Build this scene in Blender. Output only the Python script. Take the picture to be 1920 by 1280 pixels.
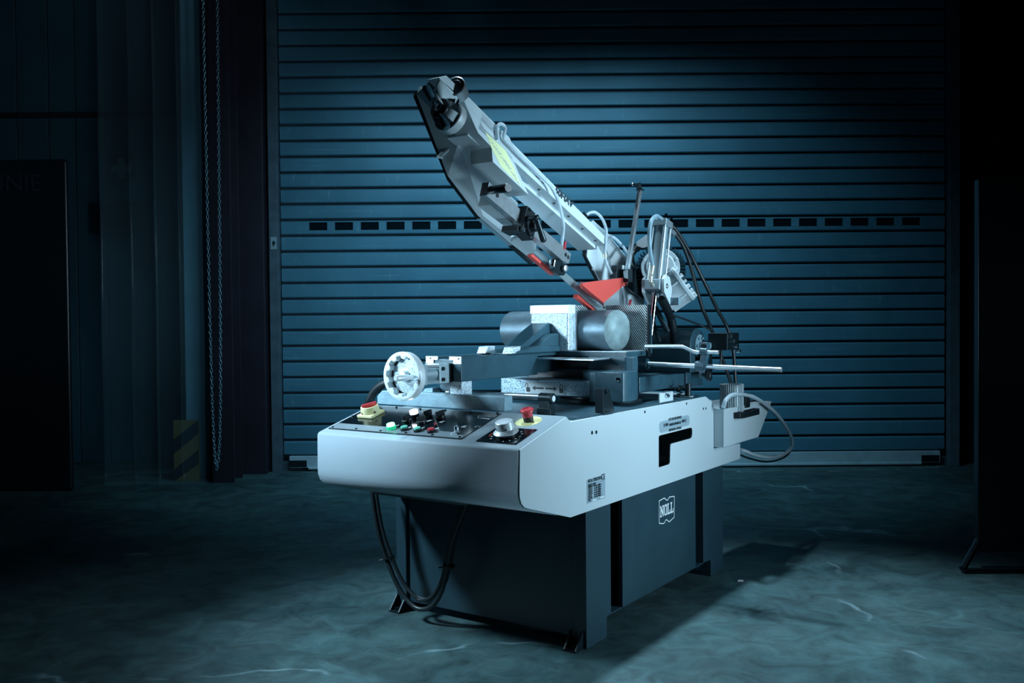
import bpy, bmesh, math, random
from mathutils import Vector, Matrix
random.seed(7)
for o in list(bpy.data.objects): bpy.data.objects.remove(o)
S = bpy.context.scene
COL = S.collection
R = math.radians

# ------------------------------------------------------------------ camera, world, lights, exposure
cam = bpy.data.cameras.new('camera'); cam.sensor_width = 36; cam.lens = 1762 / 1920 * 36; cam.clip_end = 60
co = bpy.data.objects.new('camera', cam); COL.objects.link(co)
pi_, ro_ = .02176, -.00849
fw = Vector((0, math.cos(pi_), -math.sin(pi_))); up0 = Vector((0, math.sin(pi_), math.cos(pi_))); rt0 = Vector((1, 0, 0))
rt = rt0 * math.cos(ro_) + up0 * math.sin(ro_); upv = up0 * math.cos(ro_) - rt0 * math.sin(ro_)
co.matrix_world = Matrix(((rt.x, upv.x, -fw.x, 0), (rt.y, upv.y, -fw.y, 0), (rt.z, upv.z, -fw.z, 1.1), (0, 0, 0, 1)))
S.camera = co
S.view_settings.view_transform = 'Standard'; S.view_settings.look = 'None'
S.view_settings.exposure = 0; S.view_settings.gamma = 1; S.view_settings.use_curve_mapping = False
w = bpy.data.worlds.new('night'); S.world = w; w.use_nodes = True
w.node_tree.nodes['Background'].inputs[0].default_value = (.05, .3, .55, 1)
w.node_tree.nodes['Background'].inputs[1].default_value = .0022

def area(loc, aim, energy, sx, sy, color=(.66, .87, 1), spread=180):
    l = bpy.data.lights.new('area_light', 'AREA'); l.shape = 'RECTANGLE'; l.size = sx; l.size_y = sy
    l.energy = energy; l.color = color; l.spread = R(spread)
    o = bpy.data.objects.new('studio_softbox', l); COL.objects.link(o); o.location = loc
    o.rotation_euler = (Vector(aim) - Vector(loc)).to_track_quat('-Z', 'Y').to_euler(); return o
def spot(loc, aim, energy, cone, blend=1, color=(.66, .87, 1), r=.15):
    l = bpy.data.lights.new('spot_light', 'SPOT'); l.energy = energy; l.color = color
    l.spot_size = R(cone); l.spot_blend = blend; l.shadow_soft_size = r
    o = bpy.data.objects.new('unseen_spot', l); COL.objects.link(o); o.location = loc
    o.rotation_euler = (Vector(aim) - Vector(loc)).to_track_quat('-Z', 'Y').to_euler(); return o
LC = (.56, .82, 1)
area((2.75, 2.35, 1.15), (.2, 3.6, 1.0), 16, .5, 1.3, LC, spread=70)           # tall key from the right, just outside the frame
spot((-1.98, 3.2, 1.95), (-.75, 3.24, .84), 330, 58, 1, LC)                     # left lamp raking along the console front
spot((-1.95, 2.9, 1.3), (.12, 3.76, 1.0), 155, 33, .6, LC, r=.2)                # left front lamp on the vise
spot((2.7, 2.6, 1.95), (.05, 3.85, 1.4), 270, 34, .9, LC, r=.25)                # added spot out of view at the right, brightening the arm's flank
spot((-1.5, 4.1, 3.8), (-.95, 3.6, 0), 45, 44, 1, LC)                           # added weak spot out of view, brightening the floor at the left
spot((.95, 1.9, .2), (.04, 3.6, 1.45), 55, 30, .9, LC)                           # added low fill out of view, brightening the underside of the arm
area((.2, 4.75, 3.05), (.2, 6.98, .6), 28, 2.5, .3, (.36, .76, 1), spread=97) # strip washing the shutter from above
spot((-.25, 4.7, 6.9), (.85, 3.1, .1), 2500, 28, 1, LC, r=.2)                          # overhead pool on the saw and the floor at its right

# ------------------------------------------------------------------ materials
def mat(name, col, rough=.5, metal=0., bump=0., bscale=200., vary=0., vscale=8., spec=.5, emit=None, estr=0, trans=0., alpha=1., coat=0., speck=None):
    m = bpy.data.materials.new(name); m.use_nodes = True; nt = m.node_tree; b = nt.nodes['Principled BSDF']
    b.inputs['Base Color'].default_value = (*col, 1); b.inputs['Roughness'].default_value = rough
    b.inputs['Metallic'].default_value = metal; b.inputs['Specular IOR Level'].default_value = spec
    b.inputs['Transmission Weight'].default_value = trans; b.inputs['Alpha'].default_value = alpha; b.inputs['Coat Weight'].default_value = coat
    if emit: b.inputs['Emission Color'].default_value = (*emit, 1); b.inputs['Emission Strength'].default_value = estr
    tc = nt.nodes.new('ShaderNodeTexCoord')
    if vary or speck:
        n = nt.nodes.new('ShaderNodeTexNoise'); n.inputs['Scale'].default_value = vscale; n.inputs['Detail'].default_value = 8
        nt.links.new(tc.outputs['Object'], n.inputs['Vector'])
        r = nt.nodes.new('ShaderNodeValToRGB')
        if speck:
            r.color_ramp.elements[0].position = .33; r.color_ramp.elements[1].position = .47
            r.color_ramp.elements[0].color = (*speck, 1); r.color_ramp.elements[1].color = (*col, 1)
        else:
            r.color_ramp.elements[0].position = .3; r.color_ramp.elements[1].position = .7
            r.color_ramp.elements[0].color = tuple(c * (1 - vary) for c in col) + (1,)
            r.color_ramp.elements[1].color = tuple(min(1, c * (1 + vary)) for c in col) + (1,)
        nt.links.new(n.outputs['Fac'], r.inputs['Fac']); nt.links.new(r.outputs['Color'], b.inputs['Base Color'])
    if bump:
        n2 = nt.nodes.new('ShaderNodeTexNoise'); n2.inputs['Scale'].default_value = bscale; n2.inputs['Detail'].default_value = 4
        nt.links.new(tc.outputs['Object'], n2.inputs['Vector'])
        bp = nt.nodes.new('ShaderNodeBump'); bp.inputs['Strength'].default_value = bump; bp.inputs['Distance'].default_value = .002
        nt.links.new(n2.outputs['Fac'], bp.inputs['Height']); nt.links.new(bp.outputs['Normal'], b.inputs['Normal'])
    return m
def stripes(name, c0, c1, scale, rot, rough=.35, metal=.6, wave='BANDS', sharp=.5):
    m = mat(name, c0, rough, metal); nt = m.node_tree; b = nt.nodes['Principled BSDF']
    tc = nt.nodes.new('ShaderNodeTexCoord'); mp = nt.nodes.new('ShaderNodeMapping'); mp.inputs['Rotation'].default_value = rot
    wv = nt.nodes.new('ShaderNodeTexWave'); wv.wave_type = 'BANDS'; wv.bands_direction = 'X'; wv.inputs['Scale'].default_value = scale
    r = nt.nodes.new('ShaderNodeValToRGB'); r.color_ramp.elements[0].position = sharp - .1; r.color_ramp.elements[1].position = sharp + .1
    r.color_ramp.elements[0].color = (*c1, 1); r.color_ramp.elements[1].color = (*c0, 1)
    nt.links.new(tc.outputs['Object'], mp.inputs[0]); nt.links.new(mp.outputs[0], wv.inputs[0]); nt.links.new(wv.outputs['Fac'], r.inputs['Fac'])
    nt.links.new(r.outputs['Color'], b.inputs['Base Color'])
    bp = nt.nodes.new('ShaderNodeBump'); bp.inputs['Strength'].default_value = .6; bp.inputs['Distance'].default_value = .002
    nt.links.new(wv.outputs['Fac'], bp.inputs['Height']); nt.links.new(bp.outputs['Normal'], b.inputs['Normal'])
    return m
M = {}
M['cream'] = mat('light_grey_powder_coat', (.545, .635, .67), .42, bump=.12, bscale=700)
M['creamshade'] = mat('shaded_grey_textured_coat', (.37, .45, .50), .40, bump=.5, bscale=900)  # same paint as cream, darkened: the apron's shade is in the colour
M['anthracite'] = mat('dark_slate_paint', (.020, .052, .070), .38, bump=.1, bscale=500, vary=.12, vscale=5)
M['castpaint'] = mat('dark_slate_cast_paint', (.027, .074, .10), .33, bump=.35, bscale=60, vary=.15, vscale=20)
M['castmid'] = mat('grey_block_and_shade_paint', (.20, .32, .38), .42, bump=.5, bscale=160, vary=.15, vscale=25)
M['speckle'] = mat('bare_cast_iron', (.62, .73, .79), .42, metal=.35, bump=.6, bscale=240, vscale=170, speck=(.05, .10, .13))
M['speckdark'] = mat('worn_cast_iron', (.34, .46, .53), .38, metal=.35, bump=.7, bscale=170, vscale=130, speck=(.04, .09, .12))
M['steel'] = mat('brushed_steel', (.62, .70, .74), .30, metal=.85, bump=.06, bscale=300, vary=.1, vscale=40)
M['machined'] = mat('machined_white_steel', (.78, .85, .88), .4, metal=.2, vary=.08, vscale=60)
M['alum'] = mat('cast_aluminium', (.66, .71, .73), .34, metal=.45, bump=.15, bscale=250)
M['cylalum'] = mat('anodised_grey_aluminium', (.33, .43, .47), .40, metal=.6, bump=.08, bscale=400)
M['chrome'] = mat('chromed_steel', (.80, .86, .9), .09, metal=1)
M['black'] = mat('black_plastic', (.006, .012, .016), .35)
M['blackmetal'] = mat('black_oxide_steel', (.012, .024, .03), .32, metal=.4)
M['rubber'] = mat('black_rubber', (.008, .016, .02), .42, spec=.6)
M['panelblack'] = mat('black_panel_film', (.003, .006, .008), .16)
M['red'] = mat('red_paint', (.62, .07, .055), .42, bump=.1, bscale=500)
M['redplastic'] = mat('red_plastic', (.55, .045, .06), .28)
M['yellow'] = mat('pale_yellow_plastic', (.85, .82, .38), .4)
M['cream2'] = mat('ivory_plastic', (.80, .74, .40), .38)
M['green'] = mat('green_button_plastic', (.16, .62, .45), .35)
M['lampgreen'] = mat('lit_green_lamp', (.3, 1, .75), .4, emit=(.16, 1, .5), estr=9)
M['lampside'] = mat('green_lamp_collar', (.02, .3, .18), .4, emit=(.02, 1, .45), estr=.5)
M['lampwhite'] = mat('lit_white_lamp', (1, 1, 1), .4, emit=(.82, .88, 1), estr=11)
M['print'] = mat('white_print', (.78, .84, .86), .5)
M['printdark'] = mat('dark_print', (.01, .03, .04), .5)
M['plate'] = mat('aluminium_label', (.42, .55, .62), .35, metal=.3)
M['orange'] = mat('orange_red_print', (.85, .14, .06), .5)
M['label'] = mat('yellow_sticker', (.80, .86, .48), .35)
M['brownlabel'] = mat('rust_brown_sticker', (.10, .03, .02), .4)
M['tubeclear'] = mat('clear_vinyl_hose', (.80, .92, .98), .10, trans=.5, spec=.8)
M['brass'] = mat('pale_zinc_fitting', (.75, .76, .66), .3, metal=.7)
M['serrated'] = stripes('serrated_jaw_steel', (.85, .9, .92), (.015, .04, .05), 42, (0, R(38), 0))
M['dots'] = stripes('dotted_print_film', (.45, .56, .62), (.004, .008, .01), 70, (0, 0, R(25)), rough=.4, metal=0)
M['blade'] = stripes('saw_blade_steel', (.42, .52, .55), (.26, .36, .40), 25, (R(20.5), 0, 0), rough=.3, metal=.7)
M['bar'] = mat('mill_scale_steel_bar', (.17, .25, .30), .42, metal=.4, bump=.25, bscale=90, vary=.25, vscale=14)
M['barend'] = mat('sawn_bar_end', (.22, .30, .31), .6, metal=.25, bump=.2, bscale=120, vary=.25, vscale=25)
M['door'] = mat('blue_grey_shutter_steel', (.075, .22, .31), .45, metal=.15, vary=.16, vscale=6, bump=.15, bscale=30)
def door_mat():
    m = M['door']; nt = m.node_tree; b = nt.nodes['Principled BSDF']; g = nt.nodes.new('ShaderNodeNewGeometry')
    def nz(sc, scale, det, rough=.5):
        mp = nt.nodes.new('ShaderNodeMapping'); mp.inputs['Scale'].default_value = sc; nt.links.new(g.outputs['Position'], mp.inputs[0])
        n = nt.nodes.new('ShaderNodeTexNoise'); n.inputs['Scale'].default_value = scale; n.inputs['Detail'].default_value = det; n.inputs['Roughness'].default_value = rough
        nt.links.new(mp.outputs[0], n.inputs['Vector']); return n
    def rp(n, p0, p1, c0, c1):
        r = nt.nodes.new('ShaderNodeValToRGB'); r.color_ramp.elements[0].position = p0; r.color_ramp.elements[1].position = p1
        r.color_ramp.elements[0].color = (*c0, 1); r.color_ramp.elements[1].color = (*c1, 1); nt.links.new(n.outputs['Fac'], r.inputs['Fac']); return r
    base = rp(nz((1, 1, 1), 2.2, 8), .3, .7, (.062, .185, .26), (.088, .25, .345))
    scuff = rp(nz((9, 1, 2.2), 3.0, 12, .7), .60, .74, (0, 0, 0), (.10, .14, .15))
    line = rp(nz((.8, 1, 30), 2.0, 6), .62, .72, (0, 0, 0), (.05, .08, .09))
    x = base.outputs[0]
    for r in (scuff, line):
        a_ = nt.nodes.new('ShaderNodeMix'); a_.data_type = 'RGBA'; a_.blend_type = 'ADD'; a_.inputs[0].default_value = 1
        nt.links.new(x, a_.inputs[6]); nt.links.new(r.outputs[0], a_.inputs[7]); x = a_.outputs[2]
    nt.links.new(x, b.inputs['Base Color'])
door_mat()
M['doorbar'] = mat('bare_aluminium_bar', (.60, .78, .86), .38, metal=.4, vary=.12, vscale=9)
M['pane'] = mat('dark_window_pane', (.003, .010, .014), .12)
M['rail'] = mat('galvanised_rail', (.10, .15, .19), .5, metal=.3, vary=.2, vscale=12)
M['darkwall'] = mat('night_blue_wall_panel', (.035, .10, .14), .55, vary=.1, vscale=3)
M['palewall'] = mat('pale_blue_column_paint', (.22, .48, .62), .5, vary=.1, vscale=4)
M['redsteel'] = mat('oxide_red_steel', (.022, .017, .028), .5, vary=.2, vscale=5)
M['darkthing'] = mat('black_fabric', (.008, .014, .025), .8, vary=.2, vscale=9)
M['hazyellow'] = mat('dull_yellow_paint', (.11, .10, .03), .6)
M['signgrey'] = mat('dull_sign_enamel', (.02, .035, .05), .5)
M['signpale'] = mat('pale_cross_enamel', (.22, .36, .42), .5)
M['chain'] = mat('zinc_chain', (.32, .50, .58), .35, metal=.7)
M['pvc'] = mat('clear_pvc_strip', (.5, .8, .95), .10, alpha=.035, spec=.8)
def floor_mat():
    m = mat('stained_concrete', (.06, .12, .14), .55); nt = m.node_tree; b = nt.nodes['Principled BSDF']
    tc = nt.nodes.new('ShaderNodeTexCoord')
    def noise(s, d=8, dist=0):
        n = nt.nodes.new('ShaderNodeTexNoise'); n.inputs['Scale'].default_value = s; n.inputs['Detail'].default_value = d; n.inputs['Distortion'].default_value = dist
        nt.links.new(tc.outputs['Object'], n.inputs['Vector']); return n
    def ramp(src, p0, p1, c0, c1):
        r = nt.nodes.new('ShaderNodeValToRGB'); r.color_ramp.elements[0].position = p0; r.color_ramp.elements[1].position = p1
        r.color_ramp.elements[0].color = (*c0, 1); r.color_ramp.elements[1].color = (*c1, 1); nt.links.new(src, r.inputs['Fac']); return r
    a = ramp(noise(1.3, 10, .5).outputs['Fac'], .30, .75, (.030, .068, .074), (.072, .142, .146))
    nf = noise(7, 15, .8); nf.inputs['Roughness'].default_value = .68; f = ramp(nf.outputs['Fac'], .34, .70, (.5, .5, .5), (1.45, 1.45, 1.45))
    mx = nt.nodes.new('ShaderNodeMix'); mx.data_type = 'RGBA'; mx.blend_type = 'MULTIPLY'; mx.inputs[0].default_value = 1
    nt.links.new(a.outputs[0], mx.inputs[6]); nt.links.new(f.outputs[0], mx.inputs[7])
    v = nt.nodes.new('ShaderNodeTexVoronoi'); v.feature = 'DISTANCE_TO_EDGE'; v.inputs['Scale'].default_value = .7
    wn = noise(2.5, 3); ad = nt.nodes.new('ShaderNodeMixRGB'); ad.inputs[0].default_value = .25
    nt.links.new(tc.outputs['Object'], ad.inputs[1]); nt.links.new(wn.outputs['Color'], ad.inputs[2]); nt.links.new(ad.outputs[0], v.inputs['Vector'])
    sc = ramp(v.outputs['Distance'], .0, .006, (.16, .22, .24), (0, 0, 0))
    br = ramp(noise(3, 4).outputs['Fac'], .5, .62, (0, 0, 0), (1, 1, 1))
    m2 = nt.nodes.new('ShaderNodeMix'); m2.data_type = 'RGBA'; m2.blend_type = 'MULTIPLY'; m2.inputs[0].default_value = 1
    nt.links.new(sc.outputs[0], m2.inputs[6]); nt.links.new(br.outputs[0], m2.inputs[7])
    m3 = nt.nodes.new('ShaderNodeMix'); m3.data_type = 'RGBA'; m3.blend_type = 'ADD'; m3.inputs[0].default_value = 1
    nt.links.new(mx.outputs[2], m3.inputs[6]); nt.links.new(m2.outputs[2], m3.inputs[7]); nt.links.new(m3.outputs[2], b.inputs['Base Color'])
    rr = ramp(noise(4, 6).outputs['Fac'], .3, .7, (.42, .42, .42), (.68, .68, .68)); nt.links.new(rr.outputs[0], b.inputs['Roughness'])
    bp = nt.nodes.new('ShaderNodeBump'); bp.inputs['Strength'].default_value = .25; bp.inputs['Distance'].default_value = .003
    nt.links.new(noise(22, 8).outputs['Fac'], bp.inputs['Height']); nt.links.new(bp.outputs['Normal'], b.inputs['Normal'])
    return m
M['floor'] = floor_mat()
M['palerim'] = mat('pale_grey_rim', (.52, .64, .70), .4)

# ------------------------------------------------------------------ mesh builder
def V3(p): return Vector(p)
class MB:
    def __init__(s): s.v = []; s.f = []
    def add(s, vs, fs, fr=None):
        k = len(s.v); s.v += [Vector(fr(p)) if fr else Vector(p) for p in vs]; s.f += [[i + k for i in f] for f in fs]; return s
    def box(s, lo, hi, fr=None):
        (x0, y0, z0), (x1, y1, z1) = lo, hi
        return s.add([(x0, y0, z0), (x1, y0, z0), (x1, y1, z0), (x0, y1, z0), (x0, y0, z1), (x1, y0, z1), (x1, y1, z1), (x0, y1, z1)],
                     [(0, 3, 2, 1), (4, 5, 6, 7), (0, 1, 5, 4), (1, 2, 6, 5), (2, 3, 7, 6), (3, 0, 4, 7)], fr)
    def ext(s, pts, vec, fr=None):
        n = len(pts); P = [Vector(p) for p in pts]; Q = [p + Vector(vec) for p in P]
        return s.add(P + Q, [list(range(n))[::-1], list(range(n, 2 * n))] + [[i, (i + 1) % n, n + (i + 1) % n, n + i] for i in range(n)], fr)
    def lathe(s, p, d, prof, n=28, fr=None, a0=0., cap=True):
        if fr: p2 = Vector(fr(tuple(Vector(p) + Vector(d)))); p = Vector(fr(tuple(p))); d = p2 - p
        p = Vector(p); d = Vector(d).normalized(); h = Vector((0, 0, 1)) if abs(d.z) < .9 else Vector((1, 0, 0))
        e1 = d.cross(h).normalized(); e2 = d.cross(e1); k = len(s.v)
        for t, r in prof:
            for i in range(n):
                an = a0 + 2 * math.pi * i / n; s.v.append(p + d * t + e1 * (r * math.cos(an)) + e2 * (r * math.sin(an)))
        for j in range(len(prof) - 1):
            for i in range(n):
                i2 = (i + 1) % n; s.f.append([k + j * n + i, k + j * n + i2, k + (j + 1) * n + i2, k + (j + 1) * n + i])
        if cap and prof[0][1] > 1e-6: s.f.append([k + i for i in range(n)])
        if prof[-1][1] > 1e-6: s.f.append([k + (len(prof) - 1) * n + i for i in range(n)][::-1])
        return s
    def cyl(s, p0, p1, r0, r1=None, n=24, fr=None):
        if fr: p0 = fr(p0); p1 = fr(p1)
        p0 = Vector(p0); p1 = Vector(p1); L = (p1 - p0).length
        return s.lathe(p0, p1 - p0, [(0, r0), (L, r0 if r1 is None else r1)], n)
    def ring(s, p, d, r0, r1, h, n=36, fr=None):
        return s.lathe(p, d, [(0, r0), (0, r1), (h, r1), (h, r0), (0, r0)], n, fr)
    def sph(s, p, r, n=16):
        return s.lathe(Vector(p) - Vector((0, 0, r)), (0, 0, 1), [(r - r * math.cos(math.pi * j / 10), max(1e-5, r * math.sin(math.pi * j / 10))) for j in range(11)], n)
    def tube(s, pts, r, n=10, sub=6, fr=None):
        P = [Vector(fr(p)) if fr else Vector(p) for p in pts]
        if len(P) > 2 and sub > 1:
            Q = []; E = [P[0] * 2 - P[1]] + P + [P[-1] * 2 - P[-2]]
            for i in range(1, len(E) - 2):
                for j in range(sub):
                    t = j / sub; a, b, c, d = E[i - 1], E[i], E[i + 1], E[i + 2]
                    Q.append(.5 * ((2 * b) + (c - a) * t + (2 * a - 5 * b + 4 * c - d) * t * t + (3 * b - a - 3 * c + d) * t ** 3))
            P = Q + [P[-1]]
        k = len(s.v); m = len(P); tan = [(P[min(i + 1, m - 1)] - P[max(i - 1, 0)]).normalized() for i in range(m)]
        h = Vector((0, 0, 1)) if abs(tan[0].z) < .9 else Vector((1, 0, 0)); e1 = tan[0].cross(h).normalized()
        for i in range(m):
            e1 = (e1 - tan[i] * e1.dot(tan[i])).normalized(); e2 = tan[i].cross(e1)
            for q in range(n):
                an = 2 * math.pi * q / n; s.v.append(P[i] + e1 * (r * math.cos(an)) + e2 * (r * math.sin(an)))
        for i in range(m - 1):
            for q in range(n):
                q2 = (q + 1) % n; s.f.append([k + i * n + q, k + i * n + q2, k + (i + 1) * n + q2, k + (i + 1) * n + q])
        s.f.append([k + q for q in range(n)][::-1]); s.f.append([k + (m - 1) * n + q for q in range(n)])
        return s
    def holed(s, outer, holes, thick):
        """flat plate outline with holes, extruded by vector thick"""
        b = bmesh.new(); loops = []
        for lp in [outer] + holes:
            vs = [b.verts.new(p) for p in lp]; loops.append(vs)
            for i in range(len(vs)): b.edges.new((vs[i], vs[(i + 1) % len(vs)]))
        bmesh.ops.triangle_fill(b, use_beauty=True, edges=list(b.edges))
        b.verts.ensure_lookup_table(); b.verts.index_update(); n = len(b.verts)
        vs = [v.co.copy() for v in b.verts]; fs = [[v.index for v in f.verts] for f in b.faces]
        t = Vector(thick); side = []
        for lp in loops:
            for i in range(len(lp)): a_, c_ = lp[i].index, lp[(i + 1) % len(lp)].index; side.append([a_, c_, c_ + n, a_ + n])
        b.free(); return s.add(vs + [v + t for v in vs], fs + [[i + n for i in f][::-1] for f in fs] + side)
    def mesh(s, name, sharp=32):
        me = bpy.data.meshes.new(name); me.from_pydata([tuple(v) for v in s.v], [], s.f)
        b = bmesh.new(); b.from_mesh(me); bmesh.ops.recalc_face_normals(b, faces=b.faces); b.to_mesh(me); b.free()
        me.polygons.foreach_set('use_smooth', [True] * len(me.polygons)); me.set_sharp_from_angle(angle=R(sharp)); return me
    def build(s, name, m, parent=None, bevel=0., label=None, solid=0., sharp=32, flat=False):
        o = bpy.data.objects.new(name, s.mesh(name, sharp)); COL.objects.link(o); o.data.materials.append(M[m])
        if flat: o.data.polygons.foreach_set('use_smooth', [False] * len(o.data.polygons))
        if parent: o.parent = parent
        if solid:
            md = o.modifiers.new('sheet', 'SOLIDIFY'); md.thickness = solid; md.offset = 0
        if bevel:
            md = o.modifiers.new('bevel', 'BEVEL'); md.width = bevel; md.segments = 2; md.limit_method = 'ANGLE'; md.angle_limit = R(35); md.harden_normals = True
        if label: o['label'] = label
        return o
def tag(o, label, cat, group=None):
    o['label'] = label; o['category'] = cat
    if group: o['group'] = group
    return o
def empty(name, loc=(0, 0, 0), rz=0):
    o = bpy.data.objects.new(name, None); COL.objects.link(o); o.location = loc; o.rotation_euler = (0, 0, rz); o.empty_display_size = .1; return o
def struct(o): o['kind'] = 'structure'; return o
def text(name, body, org, right, upd, size, m, parent, bold=.0, shear=0, xs=1., align='LEFT', lift=.0006):
    cu = bpy.data.curves.new(name, 'FONT'); cu.body = body; cu.size = size; cu.offset = bold; cu.shear = shear; cu.align_x = align; cu.extrude = .0003
    cu.resolution_u = 3
    t = bpy.data.objects.new('tmp_text', cu); COL.objects.link(t); dg = bpy.context.evaluated_depsgraph_get(); dg.update()
    me = bpy.data.meshes.new_from_object(t.evaluated_get(dg)); bpy.data.objects.remove(t); bpy.data.curves.remove(cu); me.name = name
    r = Vector(right).normalized(); u = Vector(upd); u = (u - r * u.dot(r)).normalized(); n = r.cross(u)
    for v in me.vertices: v.co = Vector(org) + r * (v.co.x * xs) + u * v.co.y + n * (v.co.z + lift)
    o = bpy.data.objects.new(name, me); COL.objects.link(o); me.materials.clear(); me.materials.append(M[m]); o.parent = parent; return o
def rounded(pts, rad, n=5):
    """round the corners of a closed 3-D outline"""
    out = []; N = len(pts)
    for i, p in enumerate(pts):
        r = rad[i] if isinstance(rad, (list, tuple)) else rad
        p = Vector(p); a = Vector(pts[i - 1]) - p; b = Vector(pts[(i + 1) % N]) - p
        if r <= 0: out.append(p); continue
        la, lb = min(r, a.length * .48), min(r, b.length * .48); A_ = p + a.normalized() * la; B_ = p + b.normalized() * lb
        for j in range(n + 1):
            t = j / n; out.append(A_ * (1 - t) ** 2 + p * 2 * t * (1 - t) + B_ * t * t)
    return out

# ------------------------------------------------------------------ setting
DY = 6.98
b = MB(); b.add([(-7, -4, 0), (8, -4, 0), (8, 9, 0), (-7, 9, 0)], [(0, 1, 2, 3)]); struct(b.build('floor', 'floor'))
# roller shutter
door = struct(MB().box((-1.78, DY + .03, 0), (3.28, DY + .05, 4.4)).build('door_1', 'rail'))
DX0, DX1 = -1.70, 3.205
PIT = .11655; ZB = .1165
def slat_profile(h): return [(.006, .002), (-.010, .004), (-.016, .010), (-.018, h * .45), (-.017, h - .022), (-.010, h - .014), (.006, h - .011)]
def slat_mesh():
    b = MB(); pr = slat_profile(PIT)
    b.ext([(DX0, DY + y, z) for y, z in pr], (DX1 - DX0, 0, 0)); return b.mesh('slat', 14)
sm = slat_mesh(); sm.materials.append(M['door'])
WIN = 14
for i in range(37):
    if i == WIN: continue
    o = bpy.data.objects.new('slat', sm); COL.objects.link(o); o.parent = door; o.location = (0, 0, ZB + i * PIT)
z0 = ZB + WIN * PIT
b = MB(); zl, zh = z0 + .034, z0 + .092
wx = [-1.4925 + .1906 * k for k in range(24)]; ww = .134
b.ext([(DX0, DY + y, z0 + z) for y, z in [(.006, .002), (-.010, .004), (-.016, .010), (-.018, .034), (.006, .034)]], (DX1 - DX0, 0, 0))
b.ext([(DX0, DY + y, z0 + z) for y, z in [(.006, .092), (-.018, .092), (-.010, PIT - .014), (.006, PIT - .011)]], (DX1 - DX0, 0, 0))
xs = [DX0] + [q for x in wx for q in (x, x + ww)] + [DX1]
for k in range(0, len(xs), 2): b.box((xs[k], DY - .018, zl), (xs[k + 1], DY, zh))
ws = b.build('slat', 'door', door)
pm = MB().box((0, DY - .006, 0), (ww, DY + .004, .058)).mesh('pane'); pm.materials.append(M['pane'])
for x in wx:
    o = bpy.data.objects.new('pane', pm); COL.objects.link(o); o.parent = ws; o.location = (x, 0, zl)
b = MB(); b.box((-1.66, DY - .03, .024), (3.17, DY + .01, .112)); b.box((-1.52, DY - .036, .012), (3.03, DY - .005, .03)); b.build('bottom_bar', 'doorbar', door, bevel=.004)
for x in (-1.66, 3.03): MB().box((x, DY - .034, .03), (x + .13, DY - .028, .08)).build('end_lock', 'blackmetal', door)
MB().box((-1.5, DY - .03, .0), (3.0, DY, .013)).build('rubber_seal', 'rubber', door)
# guide rails, posts and walls
struct(MB().box((-1.775, 6.90, 0), (-1.705, 6.96, 4.4)).build('trim_1', 'rail', bevel=.003))
struct(MB().box((3.215, 6.90, 0), (3.29, 6.96, 4.4)).build('trim_2', 'rail', bevel=.003))
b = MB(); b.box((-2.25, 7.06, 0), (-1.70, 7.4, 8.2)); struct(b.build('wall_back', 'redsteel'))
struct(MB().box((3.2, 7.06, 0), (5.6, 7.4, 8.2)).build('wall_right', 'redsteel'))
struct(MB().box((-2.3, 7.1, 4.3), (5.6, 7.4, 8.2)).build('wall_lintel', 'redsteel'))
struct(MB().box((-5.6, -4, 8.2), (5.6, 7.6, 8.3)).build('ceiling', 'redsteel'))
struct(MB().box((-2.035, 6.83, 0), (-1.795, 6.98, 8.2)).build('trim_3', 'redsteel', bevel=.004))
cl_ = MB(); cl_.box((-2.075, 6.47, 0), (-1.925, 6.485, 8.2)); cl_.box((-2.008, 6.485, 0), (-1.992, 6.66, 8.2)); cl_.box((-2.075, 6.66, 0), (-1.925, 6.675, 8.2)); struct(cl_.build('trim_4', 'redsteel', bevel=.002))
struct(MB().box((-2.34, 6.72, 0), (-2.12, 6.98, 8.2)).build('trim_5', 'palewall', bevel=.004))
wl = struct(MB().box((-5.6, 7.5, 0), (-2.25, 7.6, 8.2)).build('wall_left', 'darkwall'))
xs_ = [-2.36, -2.62, -2.74, -2.98, -3.205, -3.44, -3.65, -3.9, -4.15, -4.4, -4.65, -4.9]
for xr, xl in zip(xs_[:-1], xs_[1:]):
    MB().box((xl + .003, 7.47, 2.775), (xr - .003, 7.5, 8.1)).build('wall_panel', 'darkwall', wl, bevel=.004)
    MB().box((xl + .003, 7.465, 0), (xr - .003, 7.5, 2.735)).build('wall_panel', 'darkwall', wl, bevel=.004)
struct(MB().box((-5.6, 7.45, 2.735), (-2.6, 7.5, 2.775)).build('trim_6', 'redsteel'))
struct(MB().box((-2.46, 7.42, 0), (-2.40, 7.5, 8.2)).build('trim_7', 'redsteel'))
struct(MB().box((-5.65, -4, 0), (-5.55, 7.6, 8.2)).build('wall_west', 'darkwall'))
struct(MB().box((5.6, -4, 0), (5.7, 7.6, 8.2)).build('wall_east', 'darkwall'))
# first aid sign
sg_ = MB().box((-.10, -.012, -.104), (.10, 0, .104)).build('first_aid_sign', 'signgrey', bevel=.002); sg_.location = (-3.071, 7.462, 2.333)
tag(sg_, 'square sign with a pale cross on the panelled wall', 'sign')
MB().ext([(x, -.014, z) for x, z in ((-.026, -.08), (.026, -.08), (.026, -.026), (.08, -.026), (.08, .026), (.026, .026), (.026, .08), (-.026, .08), (-.026, .026), (-.08, .026), (-.08, -.026), (-.026, -.026))], (0, .003, 0)).build('cross', 'signpale', sg_)
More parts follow.
